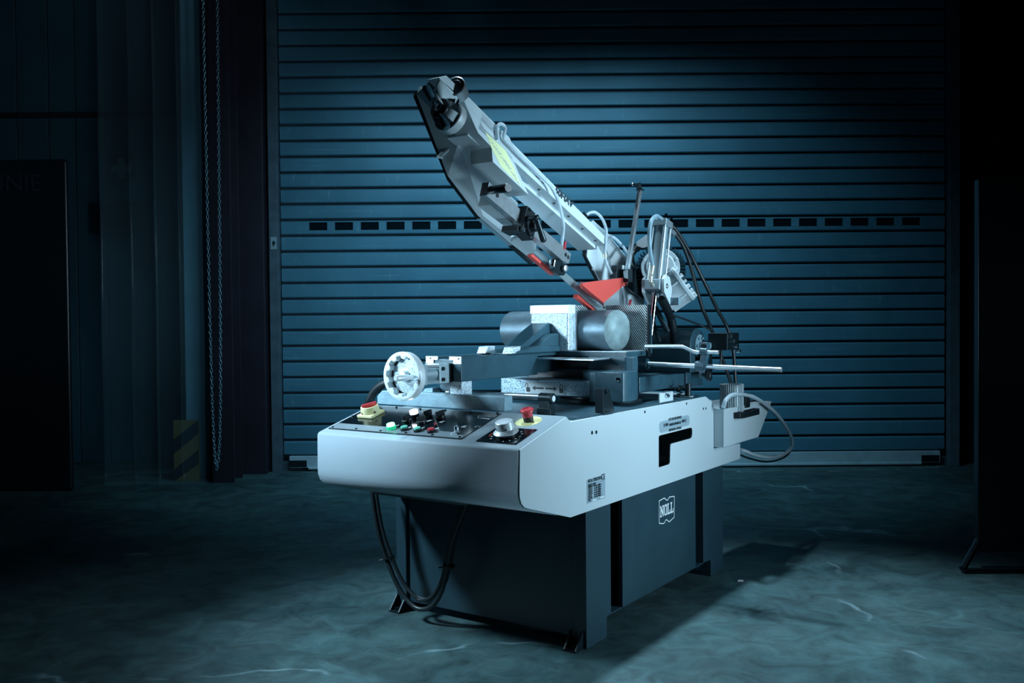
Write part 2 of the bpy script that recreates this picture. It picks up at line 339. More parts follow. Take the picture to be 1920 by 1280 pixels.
# striped boards on the column foot
def stripe_board(name, x0, x1, y, h, label):
    o = MB().box((x0, y, 0), (x1, y + .03, h)).build(name, 'hazyellow', bevel=.002); tag(o, label, 'hazard board')
    z = -.02
    while z < h:
        P = [(x0, z), (x1, z + .14), (x1, z + .24), (x0, z + .10)]
        P = [(a_, min(max(c_, 0), h)) for a_, c_ in P]
        if max(p[1] for p in P) > min(p[1] for p in P) + .03: MB().ext([(a_, y - .002, c_) for a_, c_ in P], (0, .003, 0)).build('stripe', 'black', o)
        z += .21
    return o
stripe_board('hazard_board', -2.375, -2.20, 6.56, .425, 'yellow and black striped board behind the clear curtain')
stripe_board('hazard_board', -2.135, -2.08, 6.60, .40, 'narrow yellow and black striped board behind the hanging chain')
# hand chain of a hoist
ch = empty('hand_chain', (-2.02, 6.38, .118)); tag(ch, 'thin zinc chain hanging in a long loop beside the dark steel column', 'chain')
path = [(-.045, 4.6), (-.043, 3.2), (-.034, 1.6), (-.028, .9), (-.022, .45), (-.014, .17), (-.006, .04), (.004, .0), (.014, .05), (.026, .2), (.034, .45), (.041, .9), (.046, 1.6), (.055, 3.2), (.06, 4.6)]
P = []
for (a0, c0_), (a1, c1_) in zip(path[:-1], path[1:]):
    n = max(1, round(math.hypot(a1 - a0, c1_ - c0_) / .026))
    for k in range(n): P.append((Vector((a0 + (a1 - a0) * k / n, 0, c0_ + (c1_ - c0_) * k / n)), Vector((a1 - a0, 0, c1_ - c0_)).normalized()))
b = MB()
for i, (p, d) in enumerate(P):
    e = Vector((0, 1, 0)) if i % 2 else d.cross(Vector((0, 1, 0)))
    ring = [p + d * (.017 * math.cos(t)) + e * (.0085 * math.sin(t)) for t in [math.pi / 3 * k for k in range(7)]]
    b.tube(ring, .0028, 4, 1)
o = b.build('chain_links', 'chain', ch); o['kind'] = 'stuff'
# clear strip curtain
cu_ = empty('strip_curtain', (-2.27, 6.05, 0)); tag(cu_, 'clear plastic strip curtain hanging in front of the panelled wall', 'curtain')
for k, (x0, x1) in enumerate(((-2.64, -2.44), (-2.45, -2.28), (-2.29, -2.13), (-2.14, -1.985))):
    b = MB(); n = 8; rows = 14
    V_ = [(x0 + 2.27 + (x1 - x0) * i / n, (k % 2) * .012 + .012 * math.sin(i / n * math.pi) + .006 * math.sin(r_ * 1.3 + k), .06 + 3.6 * r_ / rows) for r_ in range(rows + 1) for i in range(n + 1)]
    b.add(V_, [[r_ * (n + 1) + i, r_ * (n + 1) + i + 1, (r_ + 1) * (n + 1) + i + 1, (r_ + 1) * (n + 1) + i] for r_ in range(rows) for i in range(n)])
    b.build('strip', 'pvc', cu_, solid=.002)
MB().box((-.4, -.02, 3.64), (.3, .05, 3.72)).build('curtain_rail', 'rail', cu_)
# dark things in the unlit corner
b = MB(); b.lathe((0, 0, -.25), (0, 0, 1), [(0, .13), (.1, .15), (.3, .165), (.42, .15), (.47, .10), (.485, .0)], 20)
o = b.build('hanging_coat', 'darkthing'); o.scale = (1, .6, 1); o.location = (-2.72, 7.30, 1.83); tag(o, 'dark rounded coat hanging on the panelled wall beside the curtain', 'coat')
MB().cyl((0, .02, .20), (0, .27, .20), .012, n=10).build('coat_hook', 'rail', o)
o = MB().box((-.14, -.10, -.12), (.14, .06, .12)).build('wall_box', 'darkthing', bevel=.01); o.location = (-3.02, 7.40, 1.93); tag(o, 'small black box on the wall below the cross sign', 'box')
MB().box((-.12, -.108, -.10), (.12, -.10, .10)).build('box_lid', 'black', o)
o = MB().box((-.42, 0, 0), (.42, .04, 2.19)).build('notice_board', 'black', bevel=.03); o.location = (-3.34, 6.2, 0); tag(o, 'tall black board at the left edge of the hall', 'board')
text('board_lettering', 'UNIE', (-.10, -.001, 1.98), (1, 0, 0), (0, 0, 1), .16, 'darkthing', o)
# stand at the right
st = empty('floor_stand', (2.1, 4.12, 0)); tag(st, 'black display stand with a slanted foot at the right edge', 'stand')
MB().box((-.065, -.02, .07), (.30, .02, 1.7)).build('stand_board', 'black', st, bevel=.004)
MB().tube([(-.17, -.10, .018), (-.05, .0, .12)], .016, 8, 1).build('slanted_foot', 'blackmetal', st)
MB().box((-.17, -.115, 0), (.45, -.09, .02)).build('base_bar', 'blackmetal', st)
# sticker on the guide rail
o = MB().box((-.022, -.001, -.045), (.022, 0, .045)).build('rail_sticker', 'plate'); o.location = (-1.7035 - .0, 6.8995, 1.685); o.location.x = -1.74 + .0375 - .037
tag(o, 'small pale sticker with a dark drop on the left shutter rail', 'sticker')
MB().ext([(x, -.002, z) for x, z in ((-.002, -.03), (.002, -.018), (.013, .0), (.009, .012), (0, .018), (-.009, .012), (-.013, .0))], (0, .001, 0)).build('sticker_print', 'printdark', o)
o = MB().ext([(-.012, -.006, 0), (.010, -.008, 0), (.014, .004, 0), (.0, .008, 0), (-.01, .004, 0)], (0, 0, .004)).build('paper_scrap', 'print'); o.location = (0.9506, 3.9257, 0); tag(o, 'tiny white scrap lying on the floor right of the saw', 'scrap')
# ------------------------------------------------------------------ band saw
ORG = (.24143, 3.11879, 0); RZ = -.6
saw = empty('band_saw', ORG, RZ)
tag(saw, 'light grey and dark slate horizontal metal band saw with raised arm in mid floor', 'saw')
TH = R(20.5)
def A(p):  # arm frame (x, along, normal) -> saw frame
    x, a_, n_ = p; return Vector((x, .7 - a_ * math.cos(TH) + n_ * math.sin(TH), 1.19 + a_ * math.sin(TH) + n_ * math.cos(TH)))
CVy, CVz = .9644, .2645
def C(p):  # console frame (x, up the slope, off the surface)
    u, v, h = p; h = h + .0024; return Vector((u, -.397 + v * CVy - h * CVz, .717 + v * CVz + h * CVy))
WI = .84
# --- stand
b = MB()
for x0, x1, sx in ((-.05, 0, 0), (-WI, -WI + .05, 0)):
    b.ext([(x0, 0, 0), (x0, .141, 0), (x0, .141, .071), (x0, .173, .078), (x0, .173, .49), (x0, 0, .49)], (x1 - x0, 0, 0))
    b.ext([(x0, .9875, .076), (x0, 1.067, .07), (x0, 1.067, 0), (x0, 1.203, 0), (x0, 1.203, .49), (x0, .9875, .49)], (x1 - x0, 0, 0))
b.box((-WI + .03, .16, .07), (-.05, 1.0, .076))
b.box((-.06, .16, .07), (-.004, 1.0, .076))
stand = b.build('stand', 'anthracite', saw, bevel=.003)
MB().box((-.789, .012, .032), (-.053, .03, .485)).build('front_panel', 'anthracite', stand, bevel=.002)
MB().box((-.018, .2594, .0735), (0, .9067, .485)).build('side_panel', 'anthracite', stand, bevel=.003)
MB().box((-WI, .2594, .0735), (-WI + .018, .9067, .485)).build('side_panel', 'anthracite', stand, bevel=.003)
MB().box((-.789, 1.17, .032), (-.053, 1.19, .485)).build('back_panel', 'anthracite', stand)
for sx in (-.06, -.10):
    MB().box((sx, .1, .07), (sx + .012, 1.1, .485)).build('inner_panel', 'black', stand)
    break
for fx in (-.062, -WI + .005):
    b = MB(); b.box((fx, -.052, 0), (fx + .05, 0, .006))
    for q in (fx, fx + .044): b.ext([(q, -.052, .004), (q, 0, .004), (q, 0, .058), (q, -.008, .058)], (.006, 0, 0))
    b.cyl((fx + .025, -.03, 0), (fx + .025, -.03, .016), .008, n=6)
    b.build('foot_bracket', 'blackmetal', stand)
# emblem on the side panel
lg = [(0, 0.558, 0.4095), (0, 0.6063, 0.4134), (0, 0.6321, 0.3974), (0, 0.6469, 0.4104), (0, 0.6996, 0.405), (0, 0.6961, 0.3199), (0, 0.6477, 0.3091), (0, 0.6183, 0.3259), (0, 0.6051, 0.3107), (0, 0.5569, 0.3201)]
def band(pts, wd_):
    P = [Vector((.0006, p[1], p[2])) for p in pts]; cy = sum((p.y for p in P)) / len(P); cz = sum((p.z for p in P)) / len(P)
    n = len(P); Q = []
    for i in range(n):
        e0 = (P[i] - P[i - 1]).normalized(); e1 = (P[(i + 1) % n] - P[i]).normalized()
        n0 = Vector((0, -e0.z, e0.y)); n1 = Vector((0, -e1.z, e1.y)); nn = (n0 + n1); nn = nn / max(.35, nn.length_squared / 2)
        Q.append(P[i] + nn * wd_)
    return MB().add(P + Q, [[i, (i + 1) % n, n + (i + 1) % n, n + i] for i in range(n)])
band(rounded(lg, [.004, .004, .012, .012, .006, .004, .004, .012, .012, .006], 4), -.0035).build('emblem_outline', 'print', stand, label='white outlined emblem with notched sides')
def letter(polys, y, z, w_, h): return [[(.0006, y + a_ * w_, z + c_ * h) for a_, c_ in p] for p in polys]
N_ = [[(0, 0), (.42, 0), (.42, .14), (.30, .14), (.30, .62), (.74, 0), (.9, 0), (.9, .86), (1, .86), (1, 1), (.6, 1), (.6, .86), (.70, .86), (.70, .42), (.28, 1), (0, 1), (0, .86), (.1, .86), (.1, .14), (0, .14)]]
L_ = [[(0, 0), (1, 0), (1, .38), (.80, .38), (.80, .16), (.42, .16), (.42, .86), (.55, .86), (.55, 1), (0, 1), (0, .86), (.14, .86), (.14, .14), (0, .14)]]
O_ = [[(.2, 0), (.8, 0), (1, .2), (1, .8), (.8, 1), (.2, 1), (0, .8), (0, .2)], [(.34, .16), (.66, .16), (.72, .24), (.72, .76), (.66, .84), (.34, .84), (.28, .76), (.28, .24)]]
yy = .5655
for g, wd_ in ((N_, .034), (O_, .026), (L_, .027), (L_, .027)):
    P = letter(g, yy, .3425, wd_, .043); yy += wd_ + .0022
    MB().holed(P[0], P[1:], (.0008, 0, 0)).build('emblem_letter', 'print', stand)
# --- hull
slot = rounded([(0, 0.5497, 0.6587), (0, 0.8642, 0.6602), (0, 0.8637, 0.6168), (0, 0.6541, 0.6154), (0, 0.6483, 0.5378), (0, 0.5483, 0.5376)], [.01, .018, .018, .012, .012, .006])
outl = [(0, -.397, .717), (0, -.129, .791), (0, -.102, .772), (0, 1.005, .7755), (0, 1.088, .741), (0, 1.088, .548), (0, 1.40, .534), (0, 1.40, .464), (0, -.108, .4633)] + \
       [(0, -.355, .5335), (0, -.376, .541), (0, -.392, .555), (0, -.400, .573), (0, -.402, .595)]
b = MB(); b.holed([(.005, y, z) for _, y, z in outl], [[(.005, p.y, p.z) for p in slot]], (-.005, 0, 0))
hull = b.build('hull', 'cream', saw, bevel=.0012, label='light grey sheet metal tray housing')
b = MB(); b.ext([(-WI, y, z) for _, y, z in outl[:4] + [(0, 1.088, .741), (0, 1.40, .738)] + outl[7:]], (.005, 0, 0)); b.build('side_panel', 'cream', hull)
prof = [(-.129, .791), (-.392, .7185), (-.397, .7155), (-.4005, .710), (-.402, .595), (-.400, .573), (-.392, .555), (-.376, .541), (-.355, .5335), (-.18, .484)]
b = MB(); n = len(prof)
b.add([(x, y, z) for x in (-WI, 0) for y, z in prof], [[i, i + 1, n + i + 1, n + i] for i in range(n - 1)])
front = b.build('front_skirt', 'creamshade', hull, solid=.004, label='textured light grey front apron with rounded lower edge', sharp=50)
b = MB(); b.box((-WI + .005, -.129, .76), (0, -.06, .772)); b.box((-WI + .005, 1.39, .464), (-.215, 1.40, .742)); b.box((-WI + .005, 1.086, .464), (-.005, 1.39, .47)); b.box((-WI + .005, -.07, .745), (-.002, 1.086, .755)); b.box((-WI + .005, 1.08, .464), (-.002, 1.086, .745)); b.box((-WI + .005, 1.086, .745), (-.24, 1.39, .755))
b.box((-.03, -.08, .7635), (0, 1.0, .7685)); b.build('tray', 'cream', hull)
MB().box((-.78, .0, .762), (-.035, 1.05, .775)).build('table_plate', 'castpaint', hull, bevel=.002)
MB().box((-.78, -.19, .477), (-.36, -.18, .486)).build('apron_hem', 'steel', hull)
for p in ((0.006, 0.0359, 0.7233), (0.006, 0.0651, 0.7221)): MB().cyl((.004, p[1], p[2]), (.0056, p[1], p[2]), .0065, n=16).build('bolt_hole', 'blackmetal', hull)
for p in ((0.006, 0.4321, 0.7596), (0.006, 0.8072, 0.7614), (0.006, 0.9783, 0.7267), (0.006, 1.0054, 0.7261)): MB().cyl((.004, p[1], p[2]), (.0056, p[1], p[2]), .0052, n=16).build('bolt_hole', 'blackmetal', hull)
MB().ext([(-.06, .675, .532), (-.06, .70, .545), (-.06, .75, .549), (-.06, .79, .535), (-.06, .79, .525)], (-.02, 0, 0)).build('lock_lever', 'cream', hull)
MB().box((-.2, .3, .5), (-.19, .8, .74)).build('inner_wall', 'black', hull)
# lever instruction plate
pl = rounded([(0.0055, 0.5527, 0.7107), (0.0055, 0.8309, 0.715), (0.0055, 0.8358, 0.6733), (0.0055, 0.5569, 0.6665)], .022)
lp = MB().ext([(.005, p.y, p.z) for p in pl], (.0015, 0, 0)).build('lever_plate', 'plate', hull)
for i, (tx, px) in enumerate((('LOCK THE LEVER STRONGLY', 0), ('KLEMMEN SIE DEN HEBEL FEST', 0), ('INMOVILIZAR LA PALANCA', 0))):
    c0 = (Vector(pl[0]) + Vector(pl[12])) / 2
    ym = sum(p.y for p in pl) / len(pl); zm = sum(p.z for p in pl) / len(pl)
    text('plate_lettering', tx, (.0067, ym, zm + .017 - .021 * i), (0, 1, 0), (0, 0, 1), .013, 'printdark', lp, xs=.72 if i != 1 else .62, align='CENTER', bold=.0003)
for sg in (-1, 1):
    MB().ext([(.0066, ym + sg * q, zm + dz) for q, dz in ((.092, 0.004), (.082, .012), (.082, .009), (.064, .009), (.064, -.002), (.082, -.002), (.082, -.005))], (.0004, 0, 0)).build('plate_arrow', 'printdark', lp)
    MB().box((.0066, ym + sg * .1 - .004, zm - .004), (.007, ym + sg * .1 + .004, zm + .010)).build('plate_padlock', 'printdark', lp)
# rating plate
rp = [(0.0055, -0.0019, 0.5712), (0.0055, 0.1219, 0.5688), (0.0055, 0.1208, 0.4875), (0.0055, -0.003, 0.4904)]
y0, y1, zt, zb = rp[0][1], rp[1][1], rp[1][2], rp[3][2]
rt_ = MB().box((.005, y0, zb), (.0065, y1, zt)).build('rating_plate', 'plate', hull)
W_, H_ = y1 - y0, zt - zb
text('rating_lettering', 'METAL HORIZONTAL\nBAND SAW', (.0066, y0 + .05 * W_, zt - .12 * H_), (0, 1, 0), (0, 0, 1), .016, 'printdark', rt_, xs=.62, bold=.0001)
text('rating_lettering', 'CE', (.0066, y0 + .78 * W_, zt - .17 * H_), (0, 1, 0), (0, 0, 1), .028, 'printdark', rt_, xs=.8)
for k, s_ in enumerate(('TYPE', 'CAPACITY 90', 'CAPACITY 45', 'CAPACITY 45', 'CAPACITY 60', 'BLADE SIZE', 'BLADE SPEED', 'SER. NO.')):
    zz = zt - (.28 + .093 * k) * H_
    text('rating_lettering', s_, (.0066, y0 + .05 * W_, zz), (0, 1, 0), (0, 0, 1), .0095, 'printdark', rt_, xs=.5)
    if 0 < k < 7: text('rating_lettering', '- 0mm  00mm  000x000mm', (.0066, y0 + .36 * W_, zz), (0, 1, 0), (0, 0, 1), .0095, 'printdark', rt_, xs=.46)
MB().box((.0064, y0 + .28 * W_, zb + .03 * H_), (.0069, y0 + .5 * W_, zb + .09 * H_)).build('plate_field', 'print', rt_)
MB().box((.0064, y0 + .72 * W_, zb + .05 * H_), (.0069, y0 + .95 * W_, zb + .11 * H_)).build('plate_field', 'print', rt_)
MB().box((.0064, y0 + .04 * W_, zt - .225 * H_), (.0068, y0 + .96 * W_, zt - .22 * H_)).build('plate_line', 'printdark', rt_)

# --- control panel
pc = [(-0.8229, 0.0372, 0), (-0.236, 0.0286, 0), (-0.2432, 0.2623, 0), (-0.8053, 0.2678, 0)]
PU0, PU1, PV0, PV1 = pc[0][0], (pc[1][0] + pc[2][0]) / 2, (pc[0][1] + pc[1][1]) / 2, (pc[2][1] + pc[3][1]) / 2
panel = MB().box((PU0, PV0, 0), (PU1, PV1, .003), C).build('control_panel', 'panelblack', saw, label='glossy black control panel film')
dts = [(PU0 + .004, PV0 + .003), (PU1 - .003, PV0 + .003), (PU1 - .003, PV0 + .026), (-.275, PV0 + .028), (-.285, PV0 + .046), (PU0 + .004, PV0 + .05)]
MB().ext([(u, v, .0031) for u, v in dts], (0, 0, .0004), C).build('dotted_print', 'dots', panel)
for u in [PU0 + .012 + k * (PU1 - PU0 - .024) / 5 for k in range(6)]:
    for v in (PV0 + .010, PV1 - .006):
        MB().lathe((u, v, .003), (0, 0, 1), [(0, .0042), (.0035, .0038), (.0045, .002)], 12, C).build('panel_screw', 'blackmetal', panel)
for u in (PU0 + .007,): MB().lathe((u, (PV0 + PV1) / 2, .003), (0, 0, 1), [(0, .0042), (.0045, .002)], 12, C).build('panel_screw', 'blackmetal', panel)
def con(px): return px
# main switch
sc = (-0.7482, 0.1755, 0.005)
MB().box((sc[0] - .036, sc[1] - .036, .003), (sc[0] + .036, sc[1] + .036, .014), C).build('main_switch_base', 'cream2', panel, bevel=.003, label='square ivory base of the main switch')
b = MB(); b.lathe((sc[0], sc[1], .014), (0, 0, 1), [(0, .034), (.006, .034), (.024, .0315), (.0255, .030), (.0255, .028), (.018, .027)], 36, C)
b.build('main_switch_ring', 'cream2', panel, label='round ivory collar of the main switch')
b = MB(); b.lathe((sc[0], sc[1], .03), (0, 0, 1), [(0, .0275), (.005, .0275)], 32, C)
d = Vector((.55, .83, 0)); e = Vector((-.83, .55, 0))
b.ext([tuple(Vector((sc[0], sc[1], .034)) + d * q + e * t) for q, t in ((-.027, -.006), (.027, -.006), (.027, .006), (-.027, .006))], (0, 0, .014), C)
b.build('main_switch_knob', 'redplastic', panel, bevel=.002, label='red rotary main switch knob')
for an in (-1.9, -.35): 
    MB().cyl(C((sc[0] + .0325 * math.cos(an), sc[1] + .0325 * math.sin(an), .0195)), C((sc[0] + .0350 * math.cos(an), sc[1] + .0350 * math.sin(an), .0195)), .004, n=10).build('switch_slot', 'brownlabel', panel)
# lamps and buttons
def button(p, r, h, m, nm, lab):
    MB().lathe((p[0], p[1], .003), (0, 0, 1), [(0, r * 1.12), (h * .55, r * 1.12), (h * .6, r)], 28, C).build('button_bezel', 'lampside' if nm == 'green_lamp' else 'black', panel)
    MB().lathe((p[0], p[1], .003 + h * .6), (0, 0, 1), [(0, r * .95), (h * .34, r * .95), (h * .4, r * .85)], 28, C).build(nm, m, panel, label=lab)
button((-0.5595, 0.0673, 0.012), .0145, .020, 'lampgreen', 'green_lamp', 'lit green indicator lamp')
button((-0.5415, 0.1725, 0.017), .0150, .030, 'lampwhite', 'white_lamp', 'lit white indicator lamp')
button((-0.5009, 0.0669, 0.01), .0125, .014, 'green', 'push_button', 'unlit green push button')
button((-0.4414, 0.0643, 0.01), .0125, .014, 'green', 'push_button', 'unlit green push button')
button((-0.3852, 0.0661, 0.01), .0125, .014, 'redplastic', 'push_button', 'red push button')
button((-0.402, 0.1126, 0.008), .0042, .013, 'redplastic', 'signal_light', 'small red signal light')
def selector(p, an):
    b = MB(); b.lathe((p[0], p[1], .003), (0, 0, 1), [(0, .0165), (.010, .0165), (.012, .0145)], 24, C)
    d = Vector((math.cos(an), math.sin(an), 0)); e = Vector((-d.y, d.x, 0))
    b.ext([tuple(Vector((p[0], p[1], .012)) + d * q + e * t) for q, t in ((-.014, -.0045), (.017, -.0045), (.017, .0045), (-.014, .0045))], (0, 0, .017), C)
    b.build('selector_switch', 'black', panel, bevel=.0015, label='black selector switch')
selector((-0.5449, 0.1311, 0.006), 1.2); selector((-0.4787, 0.131, 0.006), 1.2); selector((-0.4938, 0.1853, 0.006), 1.1); selector((-0.4408, 0.1878, 0.006), 1.1)
kp = (-0.2849, 0.0743, 0.004)
b = MB(); b.lathe((kp[0], kp[1], .003), (0, 0, 1), [(0, .0105), (.004, .0105), (.005, .0085), (.022, .0078), (.0235, .006)], 18, C); b.build('rotary_knob', 'chrome', panel, label='small fluted rotary knob')
for p in ([857, 815],): pass
pts = [(kp[0] + .021 * math.cos(t), kp[1] + .021 * math.sin(t), .0034) for t in [2.4 + .28 * k for k in range(8)]]
MB().tube(pts, .0011, 5, 1, C).build('knob_scale', 'print', panel)
for (a_, c_) in (((-0.5717, 0.0952, 0.0035), 9), ((-0.5602, 0.1, 0.0035), 7), ((-0.4977, 0.0918, 0.0035), 12), ((-0.4429, 0.0956, 0.0035), 13), ((-0.387, 0.0997, 0.0035), 13), ((-0.4671, 0.1597, 0.0035), 14), ((-0.4115, 0.1579, 0.0035), 14), ((-0.5014, 0.2199, 0.0035), 8), ((-0.437, 0.2185, 0.0035), 12), ((-0.2974, 0.131, 0.0035), 16), ((-0.2542, 0.1403, 0.0035), 5), ((-0.2416, 0.1422, 0.0035), 5)):
    u, v, h = a_; L = c_ * .00125
    b = MB()
    for k in range(3): 
        s_ = random.uniform(.5, 1); b.box((u - L / 2 + k * .002, v - .007 + k * .0055, .0032), (u - L / 2 + L * s_, v - .004 + k * .0055, .0036), C)
    b.build('panel_symbol', 'print', panel)
# small pictogram at the right end of the panel
p0, p1, p2, p3 = (-0.2996, 0.2103, 0.0034), (-0.2496, 0.2077, 0.0034), (-0.2588, 0.229, 0.0034), (-0.3097, 0.2292, 0.0034)
b = MB()
for q0, q1 in ((p0, p1), (p3, p2), (p0, p3)): b.tube([q0, q1], .0011, 5, 1, C)
b.build('panel_symbol', 'print', panel)
# emergency stop
ep = (-0.0995, 0.2069, 0.002)
ey = (-0.1002, 0.2157, 0.001)
MB().lathe((ey[0], ey[1], 0), (0, 0, 1), [(0, .0435), (.0012, .0435)], 48, C).build('stop_disc', 'yellow', panel, label='round pale yellow backing disc of the emergency stop')
es = MB().lathe((ey[0], ey[1], .001), (0, 0, 1), [(0, .0165), (.016, .0165), (.017, .0155)], 32, C).build('stop_collar', 'black', panel)
MB().lathe((ey[0], ey[1], .017), (0, 0, 1), [(0, .0160), (.015, .0165), (.0165, .0205), (.020, .0222), (.023, .0218), (.0265, .018), (.0268, .013), (.0245, .012), (.025, .0)], 36, C).build('emergency_stop', 'redplastic', panel, label='red mushroom emergency stop button')
# speed dial
dp = MB().box((-.1785, .0268, 0), (-.0262, .1515, .002), C).build('dial_plate', 'panelblack', saw, label='square black speed dial plate')
dc = (-0.0849, 0.0647, 0.004)
for u in (-.172, -.033):
    for v in (.033, .145): MB().lathe((u, v, .002), (0, 0, 1), [(0, .004), (.003, .003)], 10, C).build('dial_screw', 'chrome', dp)
dc = (-.100, .085, 0)
MB().lathe((dc[0], dc[1], .002), (0, 0, 1), [(0, .034), (.010, .034), (.011, .030)], 36, C).build('dial_collar', 'black', dp)
b = MB(); b.lathe((dc[0], dc[1], .013), (0, 0, 1), [(0, .0395), (.003, .0398), (.012, .030), (.0125, .029), (.036, .0285), (.0375, .027)], 48, C)
b.build('speed_dial', 'alum', dp, label='knurled silver speed dial')
for t in (-2.1, -.9): MB().cyl(C((dc[0] + .0275 * math.cos(t), dc[1] + .0275 * math.sin(t), .031)), C((dc[0] + .0295 * math.cos(t), dc[1] + .0295 * math.sin(t), .031)), .003, n=10).build('set_screw', 'black', dp)
MB().tube([(dc[0] + .058 * math.cos(t), dc[1] + .058 * math.sin(t), .0025) for t in [2.3 + .16 * k for k in range(8)]], .0018, 6, 1, C).build('dial_scale', 'orange', dp, label='orange red arc on the dial scale')
b = MB()
for k in range(13):
    t = -1.2 + k * .42; r0, r1 = .046, .052
    b.box((-.0016, r0, 0), (.0016, r1, .0004), lambda p, t=t: C((dc[0] + p[1] * math.cos(t) - p[0] * math.sin(t), dc[1] + p[1] * math.sin(t) + p[0] * math.cos(t), .0022 + p[2])))
b.build('dial_ticks', 'print', dp)

# --- turntable, bed casting
TX, TY = -.28, .615
b = MB(); b.lathe((TX, TY, .775), (0, 0, 1), [(0, .172), (.004, .174), (.016, .170), (.018, .150), (.03, .148)], 56); turn = b.build('turntable', 'blackmetal', saw, label='black round turntable flange')
b = MB()
b.ext([(-.20, .435, .79), (-.088, .435, .79), (-.079, .46, .79), (-.085, .54, .79), (-.108, .60, .79), (-.133, .65, .79), (-.19, .75, .79), (-.3, .78, .79), (-.3, .5, .79)], (0, 0, .115))
b.ext([(-.132, .545, .90), (-.113, .565, .90), (-.107, .60, .90), (-.133, .65, .90), (-.19, .75, .90), (-.3, .75, .90), (-.3, .545, .90)], (0, 0, .058))
b.box((-.60, .56, .895), (-.2, .80, .905)); b.box((-.62, .78, .90), (-.26, .86, .955))
bed = b.build('bed_casting', 'castpaint', saw, bevel=.006, label='dark slate cast iron bed block')
b = MB(); b.box((-.655, .445, .803), (-.205, .56, .866)); b.box((-.655, .56, .803), (-.2, .80, .866)); b.build('bed_arm', 'speckdark', bed, bevel=.004, label='rough speckled casting carrying the lock label')
MB().ext([(-.235, .44, .787), (-.195, .432, .787), (-.195, .44, .9), (-.235, .445, .9)], (0, .12, 0)).build('bed_rib', 'castpaint', bed)
b = MB(); b.ext([(-.62, .565, .955), (-.138, .565, .955), (-.138, .735, .955), (-.19, .80, .955), (-.62, .80, .955)], (0, 0, .02)); b.build('bed_plate', 'castpaint', bed, bevel=.002, label='machined bed plate under the bar')
MB().ext([(-.618, .567, .9745), (-.142, .567, .9745), (-.142, .73, .9745), (-.18, .775, .9745), (-.618, .775, .9745)], (0, 0, .002)).build('bed_surface', 'steel', bed)
MB().ext([(-0.4874, 0.4153, 0.948), (-0.1832, 0.3837, 0.948), (-0.2212, 0.7257, 0.948), (-.20, .66, .948), (-.55, .66, .948)], (0, 0, .004)).build('chip_shelf', 'steel', bed, label='thin bare steel chip shelf')
MB().box((-.62, .60, .866), (-.20, .78, .95)).build('cavity_fill', 'black', bed)  # solid black fill, putting the cavity's darkness into the colour
for p in ((-0.107, 0.433, 0.8749), ): MB().lathe(p, (0.2, -1, 0), [(-.02, .010), (.004, .010), (.005, .006)], 6).build('bed_bolt', 'chrome', bed)
# label lock / unlock
yl = .4445
L0, L1, L2 = (-0.5327, 0.445, 0.8529), (-0.3481, 0.445, 0.8553), (-0.3494, 0.445, 0.8234)
lx0, lx1, lz1 = L0[0], L1[0], (L0[2] + L1[2]) / 2; lz0 = lz1 - .046
lk = MB().box((lx0, yl - .0016, lz0), (lx1, yl, lz1)).build('lock_label', 'print', bed, label='white label with padlocks and two arrows')
cz = (lz0 + lz1) / 2; cx = (lx0 + lx1) / 2
for sg in (-1, 1):
    x0 = cx + sg * .004; x1 = cx + sg * .058
    MB().ext([(x0, yl - .0022, cz - .0035), (x1 - sg * .014, yl - .0022, cz - .0035), (x1 - sg * .014, yl - .0022, cz - .010), (x1, yl - .0022, cz), (x1 - sg * .014, yl - .0022, cz + .010), (x1 - sg * .014, yl - .0022, cz + .0035), (x0, yl - .0022, cz + .0035)], (0, .0006, 0)).build('label_arrow', 'printdark', lk)
    q = cx + sg * .078; dz = 0
    b = MB(); b.box((q - .009, yl - .0022, cz - .016), (q + .009, yl - .0016, cz + .002))
    of = 0 if sg > 0 else -.008
    b.tube([(q - .006 + of, yl - .002, cz + (.002 if sg > 0 else .006)), (q - .006 + of, yl - .002, cz + .012), (q + of, yl - .002, cz + .0175), (q + .006 + of, yl - .002, cz + .012), (q + .006 + of, yl - .002, cz + .002)], .0014, 6, 3)
    b.build('label_padlock', 'printdark', lk)
# lug and lock bracket at the right
b = MB(); b.cyl((-.20, .75, .921), (-.138, .75, .921), .022, n=20); b.build('rod_lug', 'castpaint', bed)
b = MB(); bx, by = -.033, .20
b.ext([(-0.035, 0.1772, 0.7792), (-0.035, 0.1879, 0.8608), (-0.035, 0.2309, 0.859), (-0.035, 0.2737, 0.773)], (-.006, 0, 0)); q = (-0.035, 0.1772, 0.7792); r_ = (-0.035, 0.1879, 0.8608)
b.box((-.062, q[1], .775), (-.03, q[1] + .006, r_[2])); b.box((-.062, q[1], .772), (-.03, q[1] + .06, .778))
b.lathe((-.034, q[1] + .03, .848), (1, 0, 0), [(0, .009), (.008, .009)], 6); b.build('lock_bracket', 'blackmetal', bed, bevel=.001)
# --- rear turntable arm + hinge block
b = MB(); b.ext([(-.13, .66, .808), (-.13, 1.13, .8115), (-.13, 1.115, .866), (-.13, .66, .874)], (-.28, 0, 0)); b.ext([(-.12, 1.09, .80), (-.12, 1.27, .80), (-.12, 1.27, .90), (-.12, 1.09, .90)], (-.28, 0, 0))
pv = b.build('pivot_arm', 'castpaint', saw, bevel=.005, label='dark slate rear arm of the turntable')
b = MB(); hy, hz, hr = 1.165, .985, .078
out = [(-.1, hy - hr, .87), (-.1, hy + hr, .87)] + [(-.1, hy + hr * math.cos(t), hz + hr * math.sin(t)) for t in [math.pi * k / 14 for k in range(15)]]
b.ext(out, (-.34, 0, 0)); hb = b.build('hinge_block', 'castpaint', pv, bevel=.003, label='dark slate hinge block with rounded top')
b = MB(); b.cyl((-.10, hy, hz), (-.088, hy, hz), .05, n=30)
